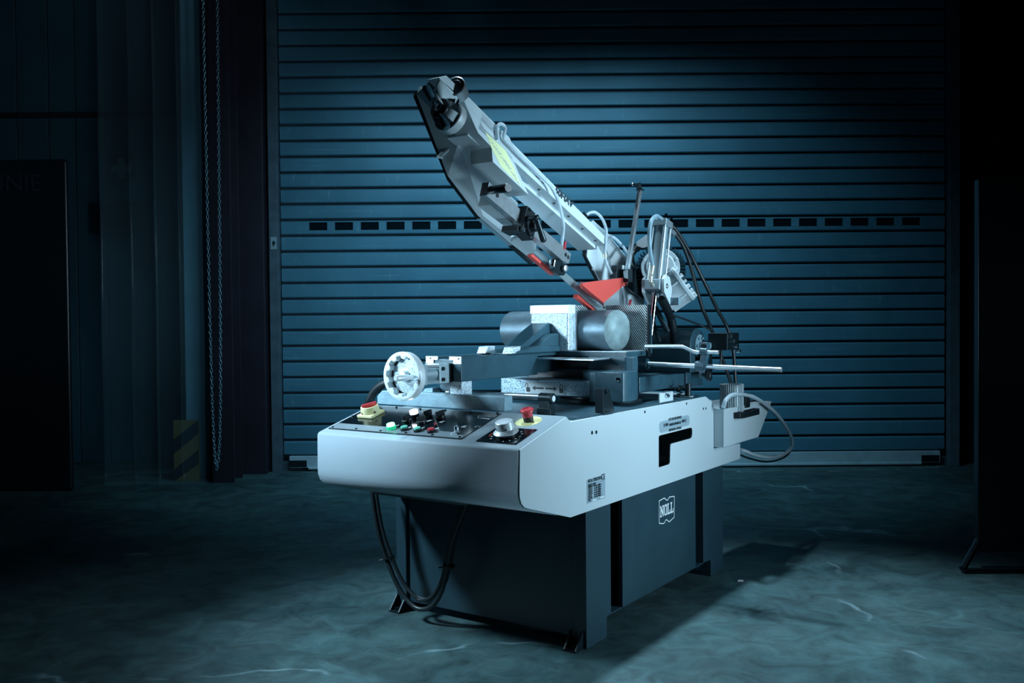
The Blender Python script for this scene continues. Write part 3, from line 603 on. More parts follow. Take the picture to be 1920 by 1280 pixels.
for k in range(6): t = k * math.pi / 3; b.cyl((-.088, hy + .036 * math.cos(t), hz + .036 * math.sin(t)), (-.08, hy + .036 * math.cos(t), hz + .036 * math.sin(t)), .007, n=6)
b.cyl((-.088, hy, hz), (-.04, hy, hz), .014, n=18); b.build('hinge_cap', 'castmid', pv)
b = MB(); b.box((-.075, hy - .03, hz - .13), (-.055, hy + .06, hz - .02)); b.box((-.06, hy + .02, hz - .02), (.03, hy + .16, hz + .055)); b.build('valve_block', 'blackmetal', pv, bevel=.003)
b = MB()
for dz, dy in ((.0, -.025), (-.075, -.03), (-.095, .02)): b.lathe((-.056, hy + dy, hz - .02 + dz), (1, 0, 0), [(0, .009), (.012, .009)], 6)
for k in range(4): b.lathe((.03, hy + .05 + .028 * k, hz + .04 - .022 * k), (1, 0, 0), [(0, .008), (.015, .007), (.016, .004)], 10)
b.build('valve_bolts', 'chrome', pv)

# --- vise
VX = -.534
b = MB(); b.box((-.61, -.08, .887), (-.456, .42, .966)); b.box((-.61, -.08, .960), (-.572, .56, .975)); b.box((-.50, -.08, .960), (-.456, .56, .975)); b.box((-.60, .38, .893), (-.47, .60, .955))
vise = b.build('vise_slide', 'castpaint', saw, bevel=.003, label='dark slate vise slide beam')
for x0, x1, w0, w1 in ((-.613, -.560, -.613, -.578), (-.506, -.455, -.488, -.455)):
    MB().ext([(x0, -.084, .976), (x0, -.084, .963), (w0, -.084, .963), (w0, -.084, .950), (w1, -.084, .950), (w1, -.084, .963), (x1, -.084, .963), (x1, -.084, .976)], (0, .005, 0)).build('slide_end', 'machined', vise)
for p in ((-0.5915, -0.0845, 0.9693), (-0.4643, -0.0845, 0.9684)): MB().cyl((p[0], -.086, p[2]), (p[0], -.082, p[2]), .0028, n=10).build('slide_screw', 'black', vise)
MB().box((-.505, -.081, .835), (-.455, -.02, .887)).build('slide_foot', 'speckle', vise, label='speckled bare foot of the vise slide')
MB().box((-.60, -.02, .845), (-.505, .05, .888)).build('slide_carriage', 'castpaint', vise)
b = MB(); b.box((-.568, -.1466, .882), (-.50, -.0895, .952)); b.box((-.568, -.272, .882), (-.50, -.2115, .953)); vb = b.build('vise_cylinder', 'cylalum', vise, bevel=.003, label='grey square ended vise cylinder')
MB().cyl((VX, -.212, .917), (VX, -.146, .917), .028, n=32).build('cylinder_barrel', 'cylalum', vise)
b = MB()
for dx in (-.026, .026):
    for dz in (-.027, .027): b.cyl((VX + dx, -.212, .917 + dz), (VX + dx, -.146, .917 + dz), .006, n=12)
b.build('tie_rods', 'steel', vise)
b = MB(); b.box((-.575, -.09, .885), (-.495, -.083, .952)); 
for dz in (-.02, .018): b.lathe((-.50, -.128, .917 + dz), (1, 0, 0), [(0, .007), (.006, .007)], 10); b.lathe((-.497, -.075, .917 + dz), (1, -.3, 0), [(0, .009), (.008, .008)], 6)
b.build('cylinder_mount', 'blackmetal', vise)
# handwheel
hwc = Vector((VX, -.305, .9165)); HR = .0835
wheel = MB().lathe(hwc, (0, -1, 0), [(-.028, HR * .90), (-.024, HR * .985), (-.006, HR), (.002, HR * .985), (.004, HR * .93), (.003, HR * .84), (-.004, HR * .82), (-.020, HR * .80), (-.028, HR * .82), (-.028, HR * .90)], 64).build('handwheel', 'machined', vise, label='pale grey lobed handwheel', sharp=45)
MB().lathe(hwc, (0, -1, 0), [(.001, HR * .835), (-.026, HR * .815), (-.027, HR * .78), (-.027, 0)], 48, cap=False).build('wheel_well', 'black', vise)
b = MB(); b.lathe(hwc, (0, -1, 0), [(-.026, HR * .70), (-.019, HR * .68), (-.016, .03), (-.016, .0)], 48); b.build('wheel_disc', 'speckle', vise, label='speckled cast web of the handwheel')
for k in range(10):
    t = 2 * math.pi * k / 10 + .2; q = hwc + Vector((HR * .84 * math.cos(t), 0, HR * .84 * math.sin(t)))
    MB().lathe(q, (0, -1, 0), [(-.024, .0118), (.0, .0122), (.0032, .0115), (.0034, 0)], 18).build('wheel_lobe', 'machined', vise)
MB().lathe(hwc, (0, -1, 0), [(-.03, .018), (-.006, .018), (.0, .0155), (.001, .006), (-.004, .005)], 24).build('wheel_hub', 'machined', vise)
b = MB(); hp = Vector((-0.48, -0.3, 0.9156)); b.lathe(hp, (-.12, -1, 0), [(-.01, .005), (.008, .006), (.012, .0075), (.06, .0105), (.085, .0108), (.09, .0085)], 20); b.build('crank_handle', 'machined', vise, label='turned handle on the handwheel')
MB().cyl((VX, -.29, .9165), (VX, -.25, .9165), .014).build('vise_screw', 'steel', vise)
# vise jaws
b = MB(); b.box((-.575, .548, .977), (-.392, .596, 1.155))
jaw = b.build('moving_jaw', 'speckle', vise, bevel=.008, label='speckled cast moving jaw')
MB().box((-.575, .546, 1.128), (-.388, .600, 1.164)).build('jaw_top', 'machined', vise, bevel=.002, label='machined pale top of the moving jaw')
MB().box((-.575, .596, .978), (-.386, .606, 1.164)).build('jaw_face', 'steel', vise)
b = MB()
b.ext([(-.605, .22, .975), (-.605, .56, .975), (-.605, .56, 1.0), (-.605, .36, 1.0), (-.605, .24, .985)], (.175, 0, 0))
b.ext([(-.56, .30, .99), (-.56, .555, .99), (-.56, .555, 1.09), (-.56, .53, 1.09)], (.085, 0, 0))
b.ext([(-.475, .36, .99), (-.475, .555, .99), (-.475, .555, 1.05), (-.475, .50, 1.045)], (.04, 0, 0))
b.build('jaw_bracket', 'castpaint', vise, bevel=.006, label='ribbed dark slate jaw bracket')
for x0 in (-.60, -.48): MB().ext([(x0, .205, .976), (x0, .26, .976), (x0, .27, 1.004), (x0, .22, 1.002)], (.045, 0, 0)).build('bracket_pad', 'speckle', vise, bevel=.003)
b = MB(); b.box((-.5233, .774, .976), (-.3868, .80, 1.165)); b.build('rear_jaw', 'serrated', vise, label='serrated rear jaw plate left of the blade gap')
b = MB(); b.box((-.3433, .774, .976), (-.155, .80, 1.162)); b.build('rear_jaw', 'serrated', vise, label='serrated rear jaw plate right of the blade gap')
MB().box((-.154, .775, .95), (-.150, .805, 1.163)).build('jaw_edge', 'black', vise)
MB().box((-.60, .80, .96), (-.16, .84, 1.12)).build('jaw_back', 'castpaint', vise, bevel=.004)
# rails, rail stop and the long cover block in front
b = MB(); r0, r1 = (-0.5087, 0.03, 0.8375), (-0.1896, 0.03, 0.8406); b.cyl((r0[0] - .1, .03, r0[2]), (r1[0], .03, r0[2]), .0085, n=20); b.cyl((-.6, .075, r0[2] - .012), (r1[0] - .01, .075, r0[2] - .012), .0075, n=20); rail = b.build('guide_rods', 'steel', saw, label='two chromed vise guide rods')
MB().lathe((r0[0] + .008, .03, r0[2]), (-1, 0, 0), [(0, .009), (0, .015), (.008, .0165), (.03, .0165)], 24).build('rod_bush', 'blackmetal', rail)
rb = (-0.1505, 0.03, 0.8322)
b = MB(); b.cyl((rb[0] - .045, .03, rb[2]), (rb[0] + .008, .03, rb[2]), .019, n=28); b.ext([(rb[0] - .04, .005, .775), (rb[0] - .04, .055, .775), (rb[0] - .04, .046, rb[2]), (rb[0] - .04, .014, rb[2])], (.04, 0, 0)); b.box((rb[0] - .045, .005, .772), (rb[0] + .01, .02, .80))
b.build('rail_stop', 'blackmetal', rail, bevel=.002, label='black rail end bracket')
MB().cyl((rb[0] + .008, .03, rb[2]), (rb[0] + .0095, .03, rb[2]), .0105, n=20).build('rod_end', 'machined', rail)
b = MB(); b.ext([(-0.8335, -0.105, 0.7944), (-0.2549, -0.105, 0.7939), (-0.2543, -0.105, 0.8448), (-0.4489, -0.105, 0.8441), (-0.5739, -0.105, 0.8447), (-0.7327, -0.105, 0.8464), (-0.8087, -0.105, 0.8457), (-0.833, -0.105, 0.825)], (0, .05, 0)); b.build('rail_cover', 'castmid', saw, bevel=.003, label='long mid grey cover block behind the control panel')
b = MB(); p = (-0.6561, -0.06, 0.8363); b.ext([(-0.6586, -0.06, 0.8362), (-0.6381, -0.06, 0.8565), (-0.603, -0.06, 0.8596), (-0.6033, -0.06, 0.8402)], (0, .05, 0)); b.build('slide_clip', 'castmid', saw)
# ------------------------------------------------------------------ saw arm
def facets(vs, fs): return MB().add([A(p) for p in vs], fs)
arm_b = MB()
tl = (-0.33, 1.1148, 0.3055); tr = (-0.33, 0.1893, 0.2554)
up1, up2 = .285, .258
xs_ = [(-.33, .0), (-.33, .0)]
def sect(a_, n0, n1, n2): return [(-.33, a_, n2), (-.33, a_, n1), (-.37, a_, n1), (-.37, a_, n0), (-.46, a_, n0), (-.46, a_, n2)]
s0, s1 = sect(.98, .213, .232, .296), sect(.03, .2085, .2255, .2585)
b = facets(s0 + s1, [[5, 4, 3, 2, 1, 0], [6, 7, 8, 9, 10, 11]] + [[i, (i + 1) % 6, 6 + (i + 1) % 6, 6 + i] for i in range(6)])
arm = b.build('saw_arm', 'cream', saw, bevel=.0015, label='light grey box section saw arm raised to the upper left')
for k in range(5):
    a_ = .08 + .115 * k; MB().lathe(A((-.352, a_, .2262 + .0007 * k)), A((0, 0, -1)) - A((0, 0, 0)), [(-.003, .006), (.002, .006)], 12).build('arm_bolt', 'blackmetal', arm)

def slab(name, m, pts, depth, parent, bevel=.0012, label=None):
    """outline of a sheet metal face in the arm frame, given a body behind it"""
    return MB().ext(pts, (-depth, 0, 0), A).build(name, m, parent, bevel=bevel, label=label)
def shell(name, m, faces, parent, solid=.004, label=None, bevel=0):
    b = MB()
    for f in faces: b.add([A(p) for p in f], [list(range(len(f)))])
    return b.build(name, m, parent, solid=solid, label=label, flat=True)
slab('arm_head', 'cream', [(-0.33, 1.19, 0.3064), (-0.33, 1.0965, 0.3057), (-0.33, 0.8907, 0.2985), (-0.33, 0.8061, 0.2969), (-0.33, 0.751, 0.2729), (-0.33, 0.6109, 0.2675), (-0.33, 0.678, 0.2431), (-0.33, 0.7335, 0.2502), (-0.33, 0.8285, 0.2613), (-0.33, 0.9825, 0.2647), (-0.33, 1.0771, 0.2772), (-0.33, 1.1541, 0.2803), (-0.33, 1.2233, 0.2775)], .05, arm)
b = MB(); pf = [(-0.33, 1.2245, 0.2777), (-0.33, 1.2136, 0.2721), (-0.375, 1.1817, 0.2656), (-0.345, 1.1841, 0.2229), ]
b.add([A(p) for p in pf] + [A(Vector(p) + Vector((0, -.10, -.005))) for p in pf], [[k, k + 1, k + 5, k + 4] for k in range(3)]); b.build('head_channel', 'cream', arm, solid=.003, sharp=3)
slab('recess_backing', 'blackmetal', [(-0.46, 1.0926, 0.3318), (-0.44, 0.9558, 0.3676), (-0.44, 0.8643, 0.3164), (-0.46, 0.9127, 0.2235), (-0.47, 0.9752, 0.257)], .01, arm)  # added black backing, its colour stands in for the dark recess behind the knob
gb = slab('gear_cover', 'cream', [(-0.33, 1.0771, 0.2772), (-0.33, 1.0015, 0.2326), (-0.33, 0.974, 0.2184), (-0.33, 0.8894, 0.2116), (-0.33, 0.8671, 0.1679), (-0.33, 0.6244, 0.1612), (-0.33, 0.6846, 0.1931), (-0.33, 0.7766, 0.244), (-0.33, 0.9529, 0.2503), (-0.33, 0.9825, 0.2647)], .095, arm, label='light grey boxed cover with the yellow label')
slab('cover_label', 'label', [(-0.329, 0.9427, 0.2424), (-0.329, 0.8126, 0.2418), (-0.329, 0.7531, 0.214), (-0.329, 0.6809, 0.169), (-0.329, 0.8198, 0.1744), (-0.329, 0.8934, 0.2093)], .0008, gb, bevel=0, label='pale yellow instruction sticker')
b = MB()
for k in range(13):
    f = (k + .5) / 13; pa = Vector((-0.3282, 0.9301, 0.2342)).lerp(Vector((-0.3282, 0.7026, 0.17)), f); dx = Vector((-0.3282, 0.8136, 0.2412)) - Vector((-0.3282, 0.9437, 0.2417))
    wdt = .10 if k % 4 == 0 else .3 * min(1, 1.8 * (1 - abs(2 * f - 1))); b.ext([pa, pa + dx * wdt, pa + dx * wdt + Vector((0, -.0022, -.0018)), pa + Vector((0, -.0022, -.0018))], (-.0003, 0, 0), A)
b.build('label_lettering', 'signpale', gb)
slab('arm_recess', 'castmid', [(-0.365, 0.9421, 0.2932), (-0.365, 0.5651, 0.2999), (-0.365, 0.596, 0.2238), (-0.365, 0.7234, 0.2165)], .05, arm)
# front wheel housing
HX = -.575
r0, r1, r2, r3, r4 = (-0.575, 1.0568, 0.3602), (-0.575, 0.8041, 0.1731), (-0.575, 0.589, 0.1169), (-0.575, 0.3524, 0.1073), (-0.575, 0.2157, 0.1061)
q1, q2, q3 = (-0.56, 0.8094, 0.1687), (-0.558, 0.5899, 0.1118), (-0.556, 0.3817, 0.1069)
c0, c1, c2, c3, c4 = (-0.45, 0.981, 0.2509), (-0.45, 0.9286, 0.2114), (-0.4729, 0.8285, 0.1858), (-0.55, 0.5894, 0.1136), (-0.53, 0.4172, 0.0992)
t1, t2, t3, t4 = (-0.4778, 0.4692, 0.1325), (-0.425, 0.5541, 0.1706), (-0.4456, 0.7814, 0.1927), (-0.4384, 0.9272, 0.217)
hs = shell('wheel_housing', 'cream', [[r0, r1, c2, c1, c0], [r1, r2, c3, c2], [r2, r3, c4, c3], [c1, c2, c3, c4, t1, t2, t3, t4]], arm, label='light grey front wheel housing')
shell('housing_end', 'castmid', [[r0, (-0.47, 1.1255, 0.3421), (-0.37, 1.1835, 0.3106), (-0.4, 1.1561, 0.2855), (-0.41, 1.1167, 0.2741), (-0.45, 0.981, 0.2509)]], hs, label='end plate of the wheel housing, shade put into its darker grey')  # same paint as the housing, made darker grey to hold its shade
MB().add([A(p) for p in ((-0.566, 1.0574, 0.354), (-0.55, 1.0619, 0.3572), (-0.54, 1.0158, 0.3303), (-0.56, 1.0065, 0.3153))], [(0, 1, 2, 3)]).build('warning_sticker', 'brownlabel', hs, solid=.001)
n3 = [(-0.52, 0.4075, 0.1115), (-0.46, 0.4854, 0.1213), (-0.43, 0.4455, 0.1176), (-0.42, 0.3933, 0.0889), (-0.5, 0.2794, 0.0969)]
shell('housing_nose', 'cream', [n3, [(-0.55, 0.3951, 0.1074), n3[0], n3[4], (-0.572, 0.2166, 0.1068)], [(-0.575, 0.3524, 0.1073), (-0.55, 0.3951, 0.1074), (-0.572, 0.2166, 0.1068)], [n3[4], n3[3], (-.45, n3[3][1], n3[3][2] + .03), (-0.572, 0.2166, 0.1068)]], hs)
def strip(name, m, pts, x, dx, dn, parent, label=None):
    P = [Vector((x, p[1], p[2])) for p in pts]; Q = [p + Vector((0, 0, dn)) for p in P]
    return MB().ext(P + Q[::-1], (dx, 0, 0), A).build(name, m, parent, bevel=.001, label=label)
strip('door_edge', 'black', [(-0.6, 1.0467, 0.3597), (-0.6, 0.9562, 0.2968), (-0.6, 0.7771, 0.1711), (-0.6, 0.5631, 0.114)], -.6, .02, .02, hs, label='black front wheel door')
strip('door_edge', 'castmid', [(-0.6, 0.5612, 0.114), (-0.6, 0.3347, 0.1038)], -.6, .02, .06, hs, label='grey section of the front wheel door')
strip('door_edge', 'black', [(-0.6, 0.3326, 0.1035), (-0.6, 0.1646, 0.0949)], -.6, .02, .012, hs)
strip('door_rim', 'palerim', [(-0.578, 1.0535, 0.3616), (-0.578, 0.7998, 0.1724), (-0.578, 0.5844, 0.1159), (-0.578, 0.2105, 0.1049)], -.578, .014, .03, hs)
# latches
def latch(p0, p1, parent):
    b = MB(); P0, P1 = A(p0), A(p1); d = (P1 - P0); L = d.length; d.normalize(); b.tube([P0 + d * .025, P1], .0075, 8, 1); b.tube([P0, P0 + d * .04], .0045, 8, 1)
    s_ = A((0.3, 0, -.5)) - A((0, 0, 0)); s_ = (s_ - d * s_.dot(d)).normalized(); e = d.cross(s_)
    for q in (-.012, .012): b.tube([P0 + e * q, P0 + d * .035 + e * q], .003, 6, 1)
    b.cyl(P0 - e * .016, P0 + e * .016, .006, n=10); b.build('latch', 'machined', parent, label='bright toggle latch')
latch((-0.57, 0.8738, 0.2114), (-0.49, 0.9108, 0.2241), hs)
# guide arm and its fittings
ga = slab('guide_arm', 'steel', [(-0.31, 0.8864, 0.0781), (-0.31, 0.472, 0.0708), (-0.31, 0.3499, 0.0686), (-0.31, 0.3049, 0.0666), (-0.31, 0.3072, 0.0241), (-0.31, 0.3543, 0.0155), (-0.31, 0.6692, 0.0234), (-0.31, 0.8853, 0.0272)], .03, arm, label='brushed steel guide arm bar')
slab('guide_carrier', 'cream', [(-0.345, 0.789, 0.0879), (-0.345, 0.4598, 0.0786), (-0.345, 0.5112, 0.0464), (-0.345, 0.7927, 0.0406)], .07, arm)
for p in ((-0.308, 0.3426, 0.0456), (-0.308, 0.3219, 0.0445)): MB().lathe(A(p), (1, 0, 0), [(-.004, .0075), (.0, .0075), (.0, .005), (-.002, .004)], 14).build('bar_screw', 'blackmetal', ga)
MB().lathe(A((-0.31, 0.8298, 0.055)), (1, 0, 0), [(-.003, .007), (.003, .007), (.003, .004), (-.001, .0035)], 14).build('bar_screw', 'blackmetal', ga)
b = MB(); h0, h1 = A((-0.31, 0.878, 0.0501)), A((-0.2, 0.9178, 0.0294)); b.lathe(h0, h1 - h0, [(0, .009), (.01, .012), (.014, .0145), ((h1 - h0).length - .003, .0155), ((h1 - h0).length, .0135)], 24); b.build('guide_handle', 'black', ga, label='black cylindrical guide arm handle')
cl = slab('guide_clamp', 'black', [(-0.285, 0.6804, 0.0889), (-0.285, 0.6005, 0.0846), (-0.285, 0.6018, 0.0352), (-0.285, 0.603, -0.0138), (-0.285, 0.681, -0.0069)], .05, arm, bevel=.003, label='black guide arm clamp')
slab('clamp_jaw', 'black', [(-0.3, 0.6899, 0.0099), (-0.3, 0.645, 0.0162), (-0.3, 0.6373, -0.0054), (-0.3, 0.689, -0.0125)], .07, cl)
for p in ((-0.284, 0.6674, 0.0788), (-0.284, 0.67, -0.0007), (-0.284, 0.6192, -0.0044)): MB().lathe(A(p), (1, 0, 0), [(-.002, .0065), (.003, .0065), (.003, .0035), (.0, .003)], 14).build('clamp_screw', 'chrome', cl)
p = A((-0.285, 0.6236, 0.0335)); MB().lathe(p, (1, 0, 0), [(0, .022), (.02, .020), (.024, .014)], 24).build('clamp_boss', 'black', cl)
b = MB(); l0, l1, l2 = A((-0.275, 0.6659, 0.0443)), A((-0.245, 0.6702, 0.0431)), A((-0.235, 0.6148, -0.018)); b.cyl(l0, l1, .011, n=16); b.sph(l1, .0125); b.cyl(l1, l2, .0085, .0115, n=14); b.sph(l2, .0115, 12); b.build('clamp_lever', 'blackmetal', cl, label='black clamping lever')
b = MB(); b.ext([(-0.315, 0.4108, -0.009), (-0.315, 0.3661, 0.0147), (-0.315, 0.3156, 0.0141), (-0.315, 0.3096, -0.0146), (-0.315, 0.3153, -0.0281), (-0.315, 0.3494, -0.0435), (-0.315, 0.4049, -0.037)], (-.018, 0, 0), A); gk = b.build('blade_guide', 'blackmetal', arm, bevel=.002, label='black blade guide block with roller')
p = A((-0.322, 0.4007, -0.0152)); dn = (A((0, 0, 1)) - A((0, 0, 0))); MB().lathe(p - dn * .016, dn, [(0, .010), (.003, .0135), (.012, .0135), (.0135, .012), (.015, .0135), (.028, .0135), (.031, .010)], 20).build('guide_roller', 'chrome', gk)
p = A((-0.316, 0.3391, -0.0092)); MB().lathe(p, (1, -.15, 0), [(0, .005), (.012, .005), (.012, .0125), (.02, .0125), (.0215, .010)], 20).build('guide_knob', 'steel', gk)
# blade with teeth
t0, tn = Vector((-0.355, 0.4886, -0.0089)), Vector((-0.355, -0.0385, -0.0383)); u0, un = Vector((-0.355, 0.4747, 0.0198)), Vector((-0.355, -0.1037, -0.0016))
NT = 64; low = []
for k in range(NT):
    p = t0.lerp(tn, k / NT); q = t0.lerp(tn, (k + .55) / NT); low += [p + Vector((0, 0, .0035)), q - Vector((0, 0, .001))]
MB().ext(low + [tn, un, u0], (-.0016, 0, 0), A).build('saw_blade', 'blade', arm, label='toothed band saw blade')
slab('blade_cover', 'red', [(-0.362, 0.4942, -0.021), (-0.362, 0.4812, -0.0066), (-0.362, 0.3085, -0.0135), (-0.362, 0.3174, -0.0259)], .02, arm, label='red blade cover strip at the upper guide')
slab('blade_cover', 'red', [(-0.362, 0.1205, -0.0271), (-0.362, 0.1237, -0.0434), (-0.362, -0.0157, -0.0445), (-0.362, -0.0495, -0.0317)], .02, arm, label='red blade cover strip below the blade')
gd = slab('blade_guard', 'red', [(-0.3, 0.1994, -0.0226), (-0.3, 0.1989, -0.0115), (-0.3, -0.1184, 0.1409), (-0.3, -0.1559, 0.1586), (-0.3, -0.1551, 0.1171), (-0.3, -0.1226, 0.1035), (-0.3, 0.014, -0.0252)], .003, arm, bevel=.0008, label='red sheet metal blade guard')
shell('guard_flange', 'red', [[(-0.302, 0.1962, -0.0212), (-0.302, 0.0106, -0.0238), (-0.34, -0.0607, -0.011), (-0.34, 0.1389, -0.0119)], [(-0.33, 0.1728, -0.0121), (-0.33, 0.1708, 0.0071), (-0.3, 0.2006, -0.0129), (-0.31, 0.182, -0.0323)]], gd, solid=.002)
for p in ((-0.299, -0.1361, 0.1425), (-0.299, -0.14, 0.1171)): MB().lathe(A(p), (1, 0, 0), [(-.001, .006), (.004, .006), (.004, .003)], 12).build('guard_screw', 'blackmetal', gd)
# tension handwheel
tp = A((-0.43, 1.0143, 0.2683)); ta = A((-0.45, 1.0774, 0.2692)) - tp; L = ta.length
ta = (A((0, 1, 0)) - A((0, 0, 0)))
tp = A((-0.365, 1.0838, 0.2161))
tw = MB().lathe(tp, ta, [(-.035, .022), (-.014, .024), (-.014, .053), (.002, .055), (.018, .055), (.020, .052), (.020, .0)], 48).build('tension_wheel', 'alum', arm, label='turned aluminium blade tension knob')
MB().lathe(tp, ta, [(.018, .047), (.048, .044), (.064, .036), (.066, .0)], 8).build('knob_hub', 'blackmetal', tw, bevel=.002)
MB().lathe(tp, ta, [(.0, .035), (.068, .035), (.070, .032), (.070, .0)], 36).build('knob_face', 'black', tw)
MB().lathe(tp, ta, [(.066, .0155), (.073, .0155), (.073, .007), (.069, .006)], 24).build('knob_cap', 'plate', tw)
def grip(p0, p1, r0, r1):
    p0, p1 = A(p0), A(p1); d = p1 - p0; L = d.length; MB().lathe(p0, d, [(-.01, .006), (.004, .006), (.006, r0), (L - r1 * .8, r1), (L - r1 * .25, r1 * .8), (L, r1 * .3)], 20).build('tension_grip', 'castpaint', tw, label='tapered grip of the tension knob')
grip((-0.37, 1.1774, 0.2231), (-0.39, 1.2157, 0.2661), .0115, .0145)
grip((-0.345, 1.1561, 0.1769), (-0.315, 1.1434, 0.1352), .0105, .0145)
# pressure gauge
gp = A((-0.345, 1.0955, 0.3007)); gv = (ta + Vector((.35, 0, 0))).normalized()
gg = MB().lathe(gp, gv, [(-.01, .030), (.036, .031), (.038, .034), (.046, .034), (.048, .031), (.044, .029), (.044, .0)], 44).build('pressure_gauge', 'steel', arm, label='round blade tension pressure gauge')
MB().lathe(gp, gv, [(.0442, .0285), (.045, .0285)], 40).build('gauge_face', 'signgrey', gg)
b = MB(); h = Vector((0, 0, 1)); e1 = gv.cross(h).normalized(); e2 = e1.cross(gv)
b.tube([gp + gv * .0462 + e1 * (.020 * math.cos(t)) + e2 * (.020 * math.sin(t)) for t in [-.6 + .3 * k for k in range(15)]], .0016, 5, 1); b.tube([gp + gv * .0462, gp + gv * .0462 + e1 * .008 + e2 * .013], .001, 5, 1); b.build('gauge_scale', 'black', gg)
MB().cyl(gp + gv * .015 - e2 * .03, gp + gv * .015 - e2 * .05, .008, n=12).build('gauge_stem', 'chrome', gg)
b = MB(); b.box((-.44, .885, .225), (-.375, .985, .262), A); b.cyl(A((-.37, .93, .235)), A((-.34, .93, .235)), .012, n=14); b.build('tension_block', 'blackmetal', arm, bevel=.002)
# lettering on the arm
l0 = Vector(A((-0.329, 0.463, 0.261))); text('arm_lettering', '50HAV', A((-0.3295, 0.4672, 0.2522)), A((0, -1, 0)) - A((0, 0, 0)), A((0, 0, 1)) - A((0, 0, 0)), .037, 'printdark', arm, bold=.0016, xs=1.25)
for p in (((-0.3295, 0.6082, 0.2469), .03), ((-0.3295, 0.5649, 0.2451), .02)): MB().ext([p[0], tuple(Vector(p[0]) + Vector((0, -p[1], 0))), tuple(Vector(p[0]) + Vector((0, -p[1], .004))), tuple(Vector(p[0]) + Vector((0, 0, .004)))], (-.0004, 0, 0), A).build('arm_lettering', 'printdark', arm)
# rear wheel cover
m0, m1, m2, m3, m4 = (-0.425, 0.0107, 0.1901), (-0.4, 0.0703, 0.3139), (-0.385, 0.0732, 0.3238), (-0.375, -0.0159, 0.2816), (-0.415, -0.0449, 0.262)
m5, m6, m7 = (-0.415, -0.2437, 0.1946), (-0.425, -0.1354, 0.1329), (-0.37, -0.2321, 0.2723)
rc = shell('rear_cover', 'cream', [[m0, m1, m4, m5, m6], [m1, m2, m3, m4], [m2, (-0.35, 0.0026, 0.2951), (-0.35, -0.2249, 0.2682), (-0.35, -0.4244, 0.2431), (-0.36, -0.3811, 0.1998), m7, m3]], arm, label='light grey rear wheel cover')
shell('cover_band', 'alum', [[m4, m3, m7, (-0.42, -0.2634, 0.257), m5]], rc)
b = MB(); cc = Vector((-0.36, -0.3353, 0.1404)); b.lathe(A(cc), (-1, 0, -.0), [(0, .11), (.01, .118), (.12, .12)], 48); b.build('cover_drum', 'cream', rc, bevel=.002)
b = MB(); b.ext([(-0.33, -0.1551, 0.2148), (-0.33, -0.2081, 0.2449), (-0.33, -0.3785, 0.2186), (-0.33, -0.3764, 0.1456), (-0.33, -0.2855, 0.1353), (-0.33, -0.1993, 0.1359)], (-.01, 0, 0), A); b.build('cover_plate', 'blackmetal', rc, bevel=.001, label='black sheet behind the stop rod')
strip('door_edge', 'black', [(-0.5, -0.0696, 0.2363), (-0.5, -0.135, 0.2061), (-0.5, -0.2175, 0.174), (-0.5, -0.3462, 0.1375), (-0.5, -0.4527, 0.0995)], -.5, .025, .03, rc, label='black rear wheel door')
latch((-0.475, -0.1567, 0.1977), (-0.43, -0.1576, 0.2253), rc)
MB().ext([(-0.315, -0.0765, 0.1198), (-0.315, -0.0707, 0.1783), (-0.315, -0.1104, 0.1964), (-0.315, -0.118, 0.1393)], (-.03, 0, 0), A).build('limit_switch', 'black', rc, bevel=.002)
MB().ext([(-0.31, -0.1121, 0.1489), (-0.31, -0.1065, 0.1933), (-0.31, -0.1253, 0.1988), (-0.31, -0.1309, 0.1543)], (-.03, 0, 0), A).build('switch_plate', 'machined', rc)
# scale rod with its bracket
b = MB(); s0, s1 = A((-0.295, -0.1255, 0.149)), A((-0.295, -0.1171, 0.5502)); d = (s1 - s0).normalized(); e = Vector((1, 0, 0)); f = d.cross(e).normalized(); e = f.cross(d)
cs = [e * .0085 + f * .0085, e * -.0085 + f * .0085, e * -.0085 - f * .0085, e * .0085 - f * .0085]
b.ext([s0 + q for q in cs], s1 - s0); rod = b.build('height_rod', 'steel', arm, bevel=.0015, label='tall square steel rod with small holes')
for k in range(10):
    p = s0.lerp(s1, .05 + k * .1) + e * .0085; MB().cyl(p - e * .002, p + e * .0006, .0022, n=8).build('rod_hole', 'black', rod)
b = MB(); b.box((-.31, -.012, .0), (-.28, .012, .004), lambda p: s1 + Vector((p[0] + .295, p[1], p[2]))); b.ext([s1 + Vector(q) for q in ((-.012, -.002, .004), (.012, -.002, .004), (.006, -.01, .034), (-.022, -.01, .028))], (0, .003, 0)); b.cyl(s1 + Vector((-.018, -.03, .024)), s1 + Vector((-.01, 0, .026)), .006, n=10); b.build('rod_bracket', 'blackmetal', rod)
b = MB(); b.lathe(s1 + Vector((-.019, -.034, .024)), (.1, 1, 0), [(-.004, .003), (0, .0065), (.006, .0065)], 12); b.build('bracket_screw', 'chrome', rod)
MB().box((-.32, -.02, -.025), (-.28, .02, .03), lambda p: s0 + Vector((p[0] + .30, p[1], p[2]))).build('rod_holder', 'blackmetal', rod, bevel=.002)
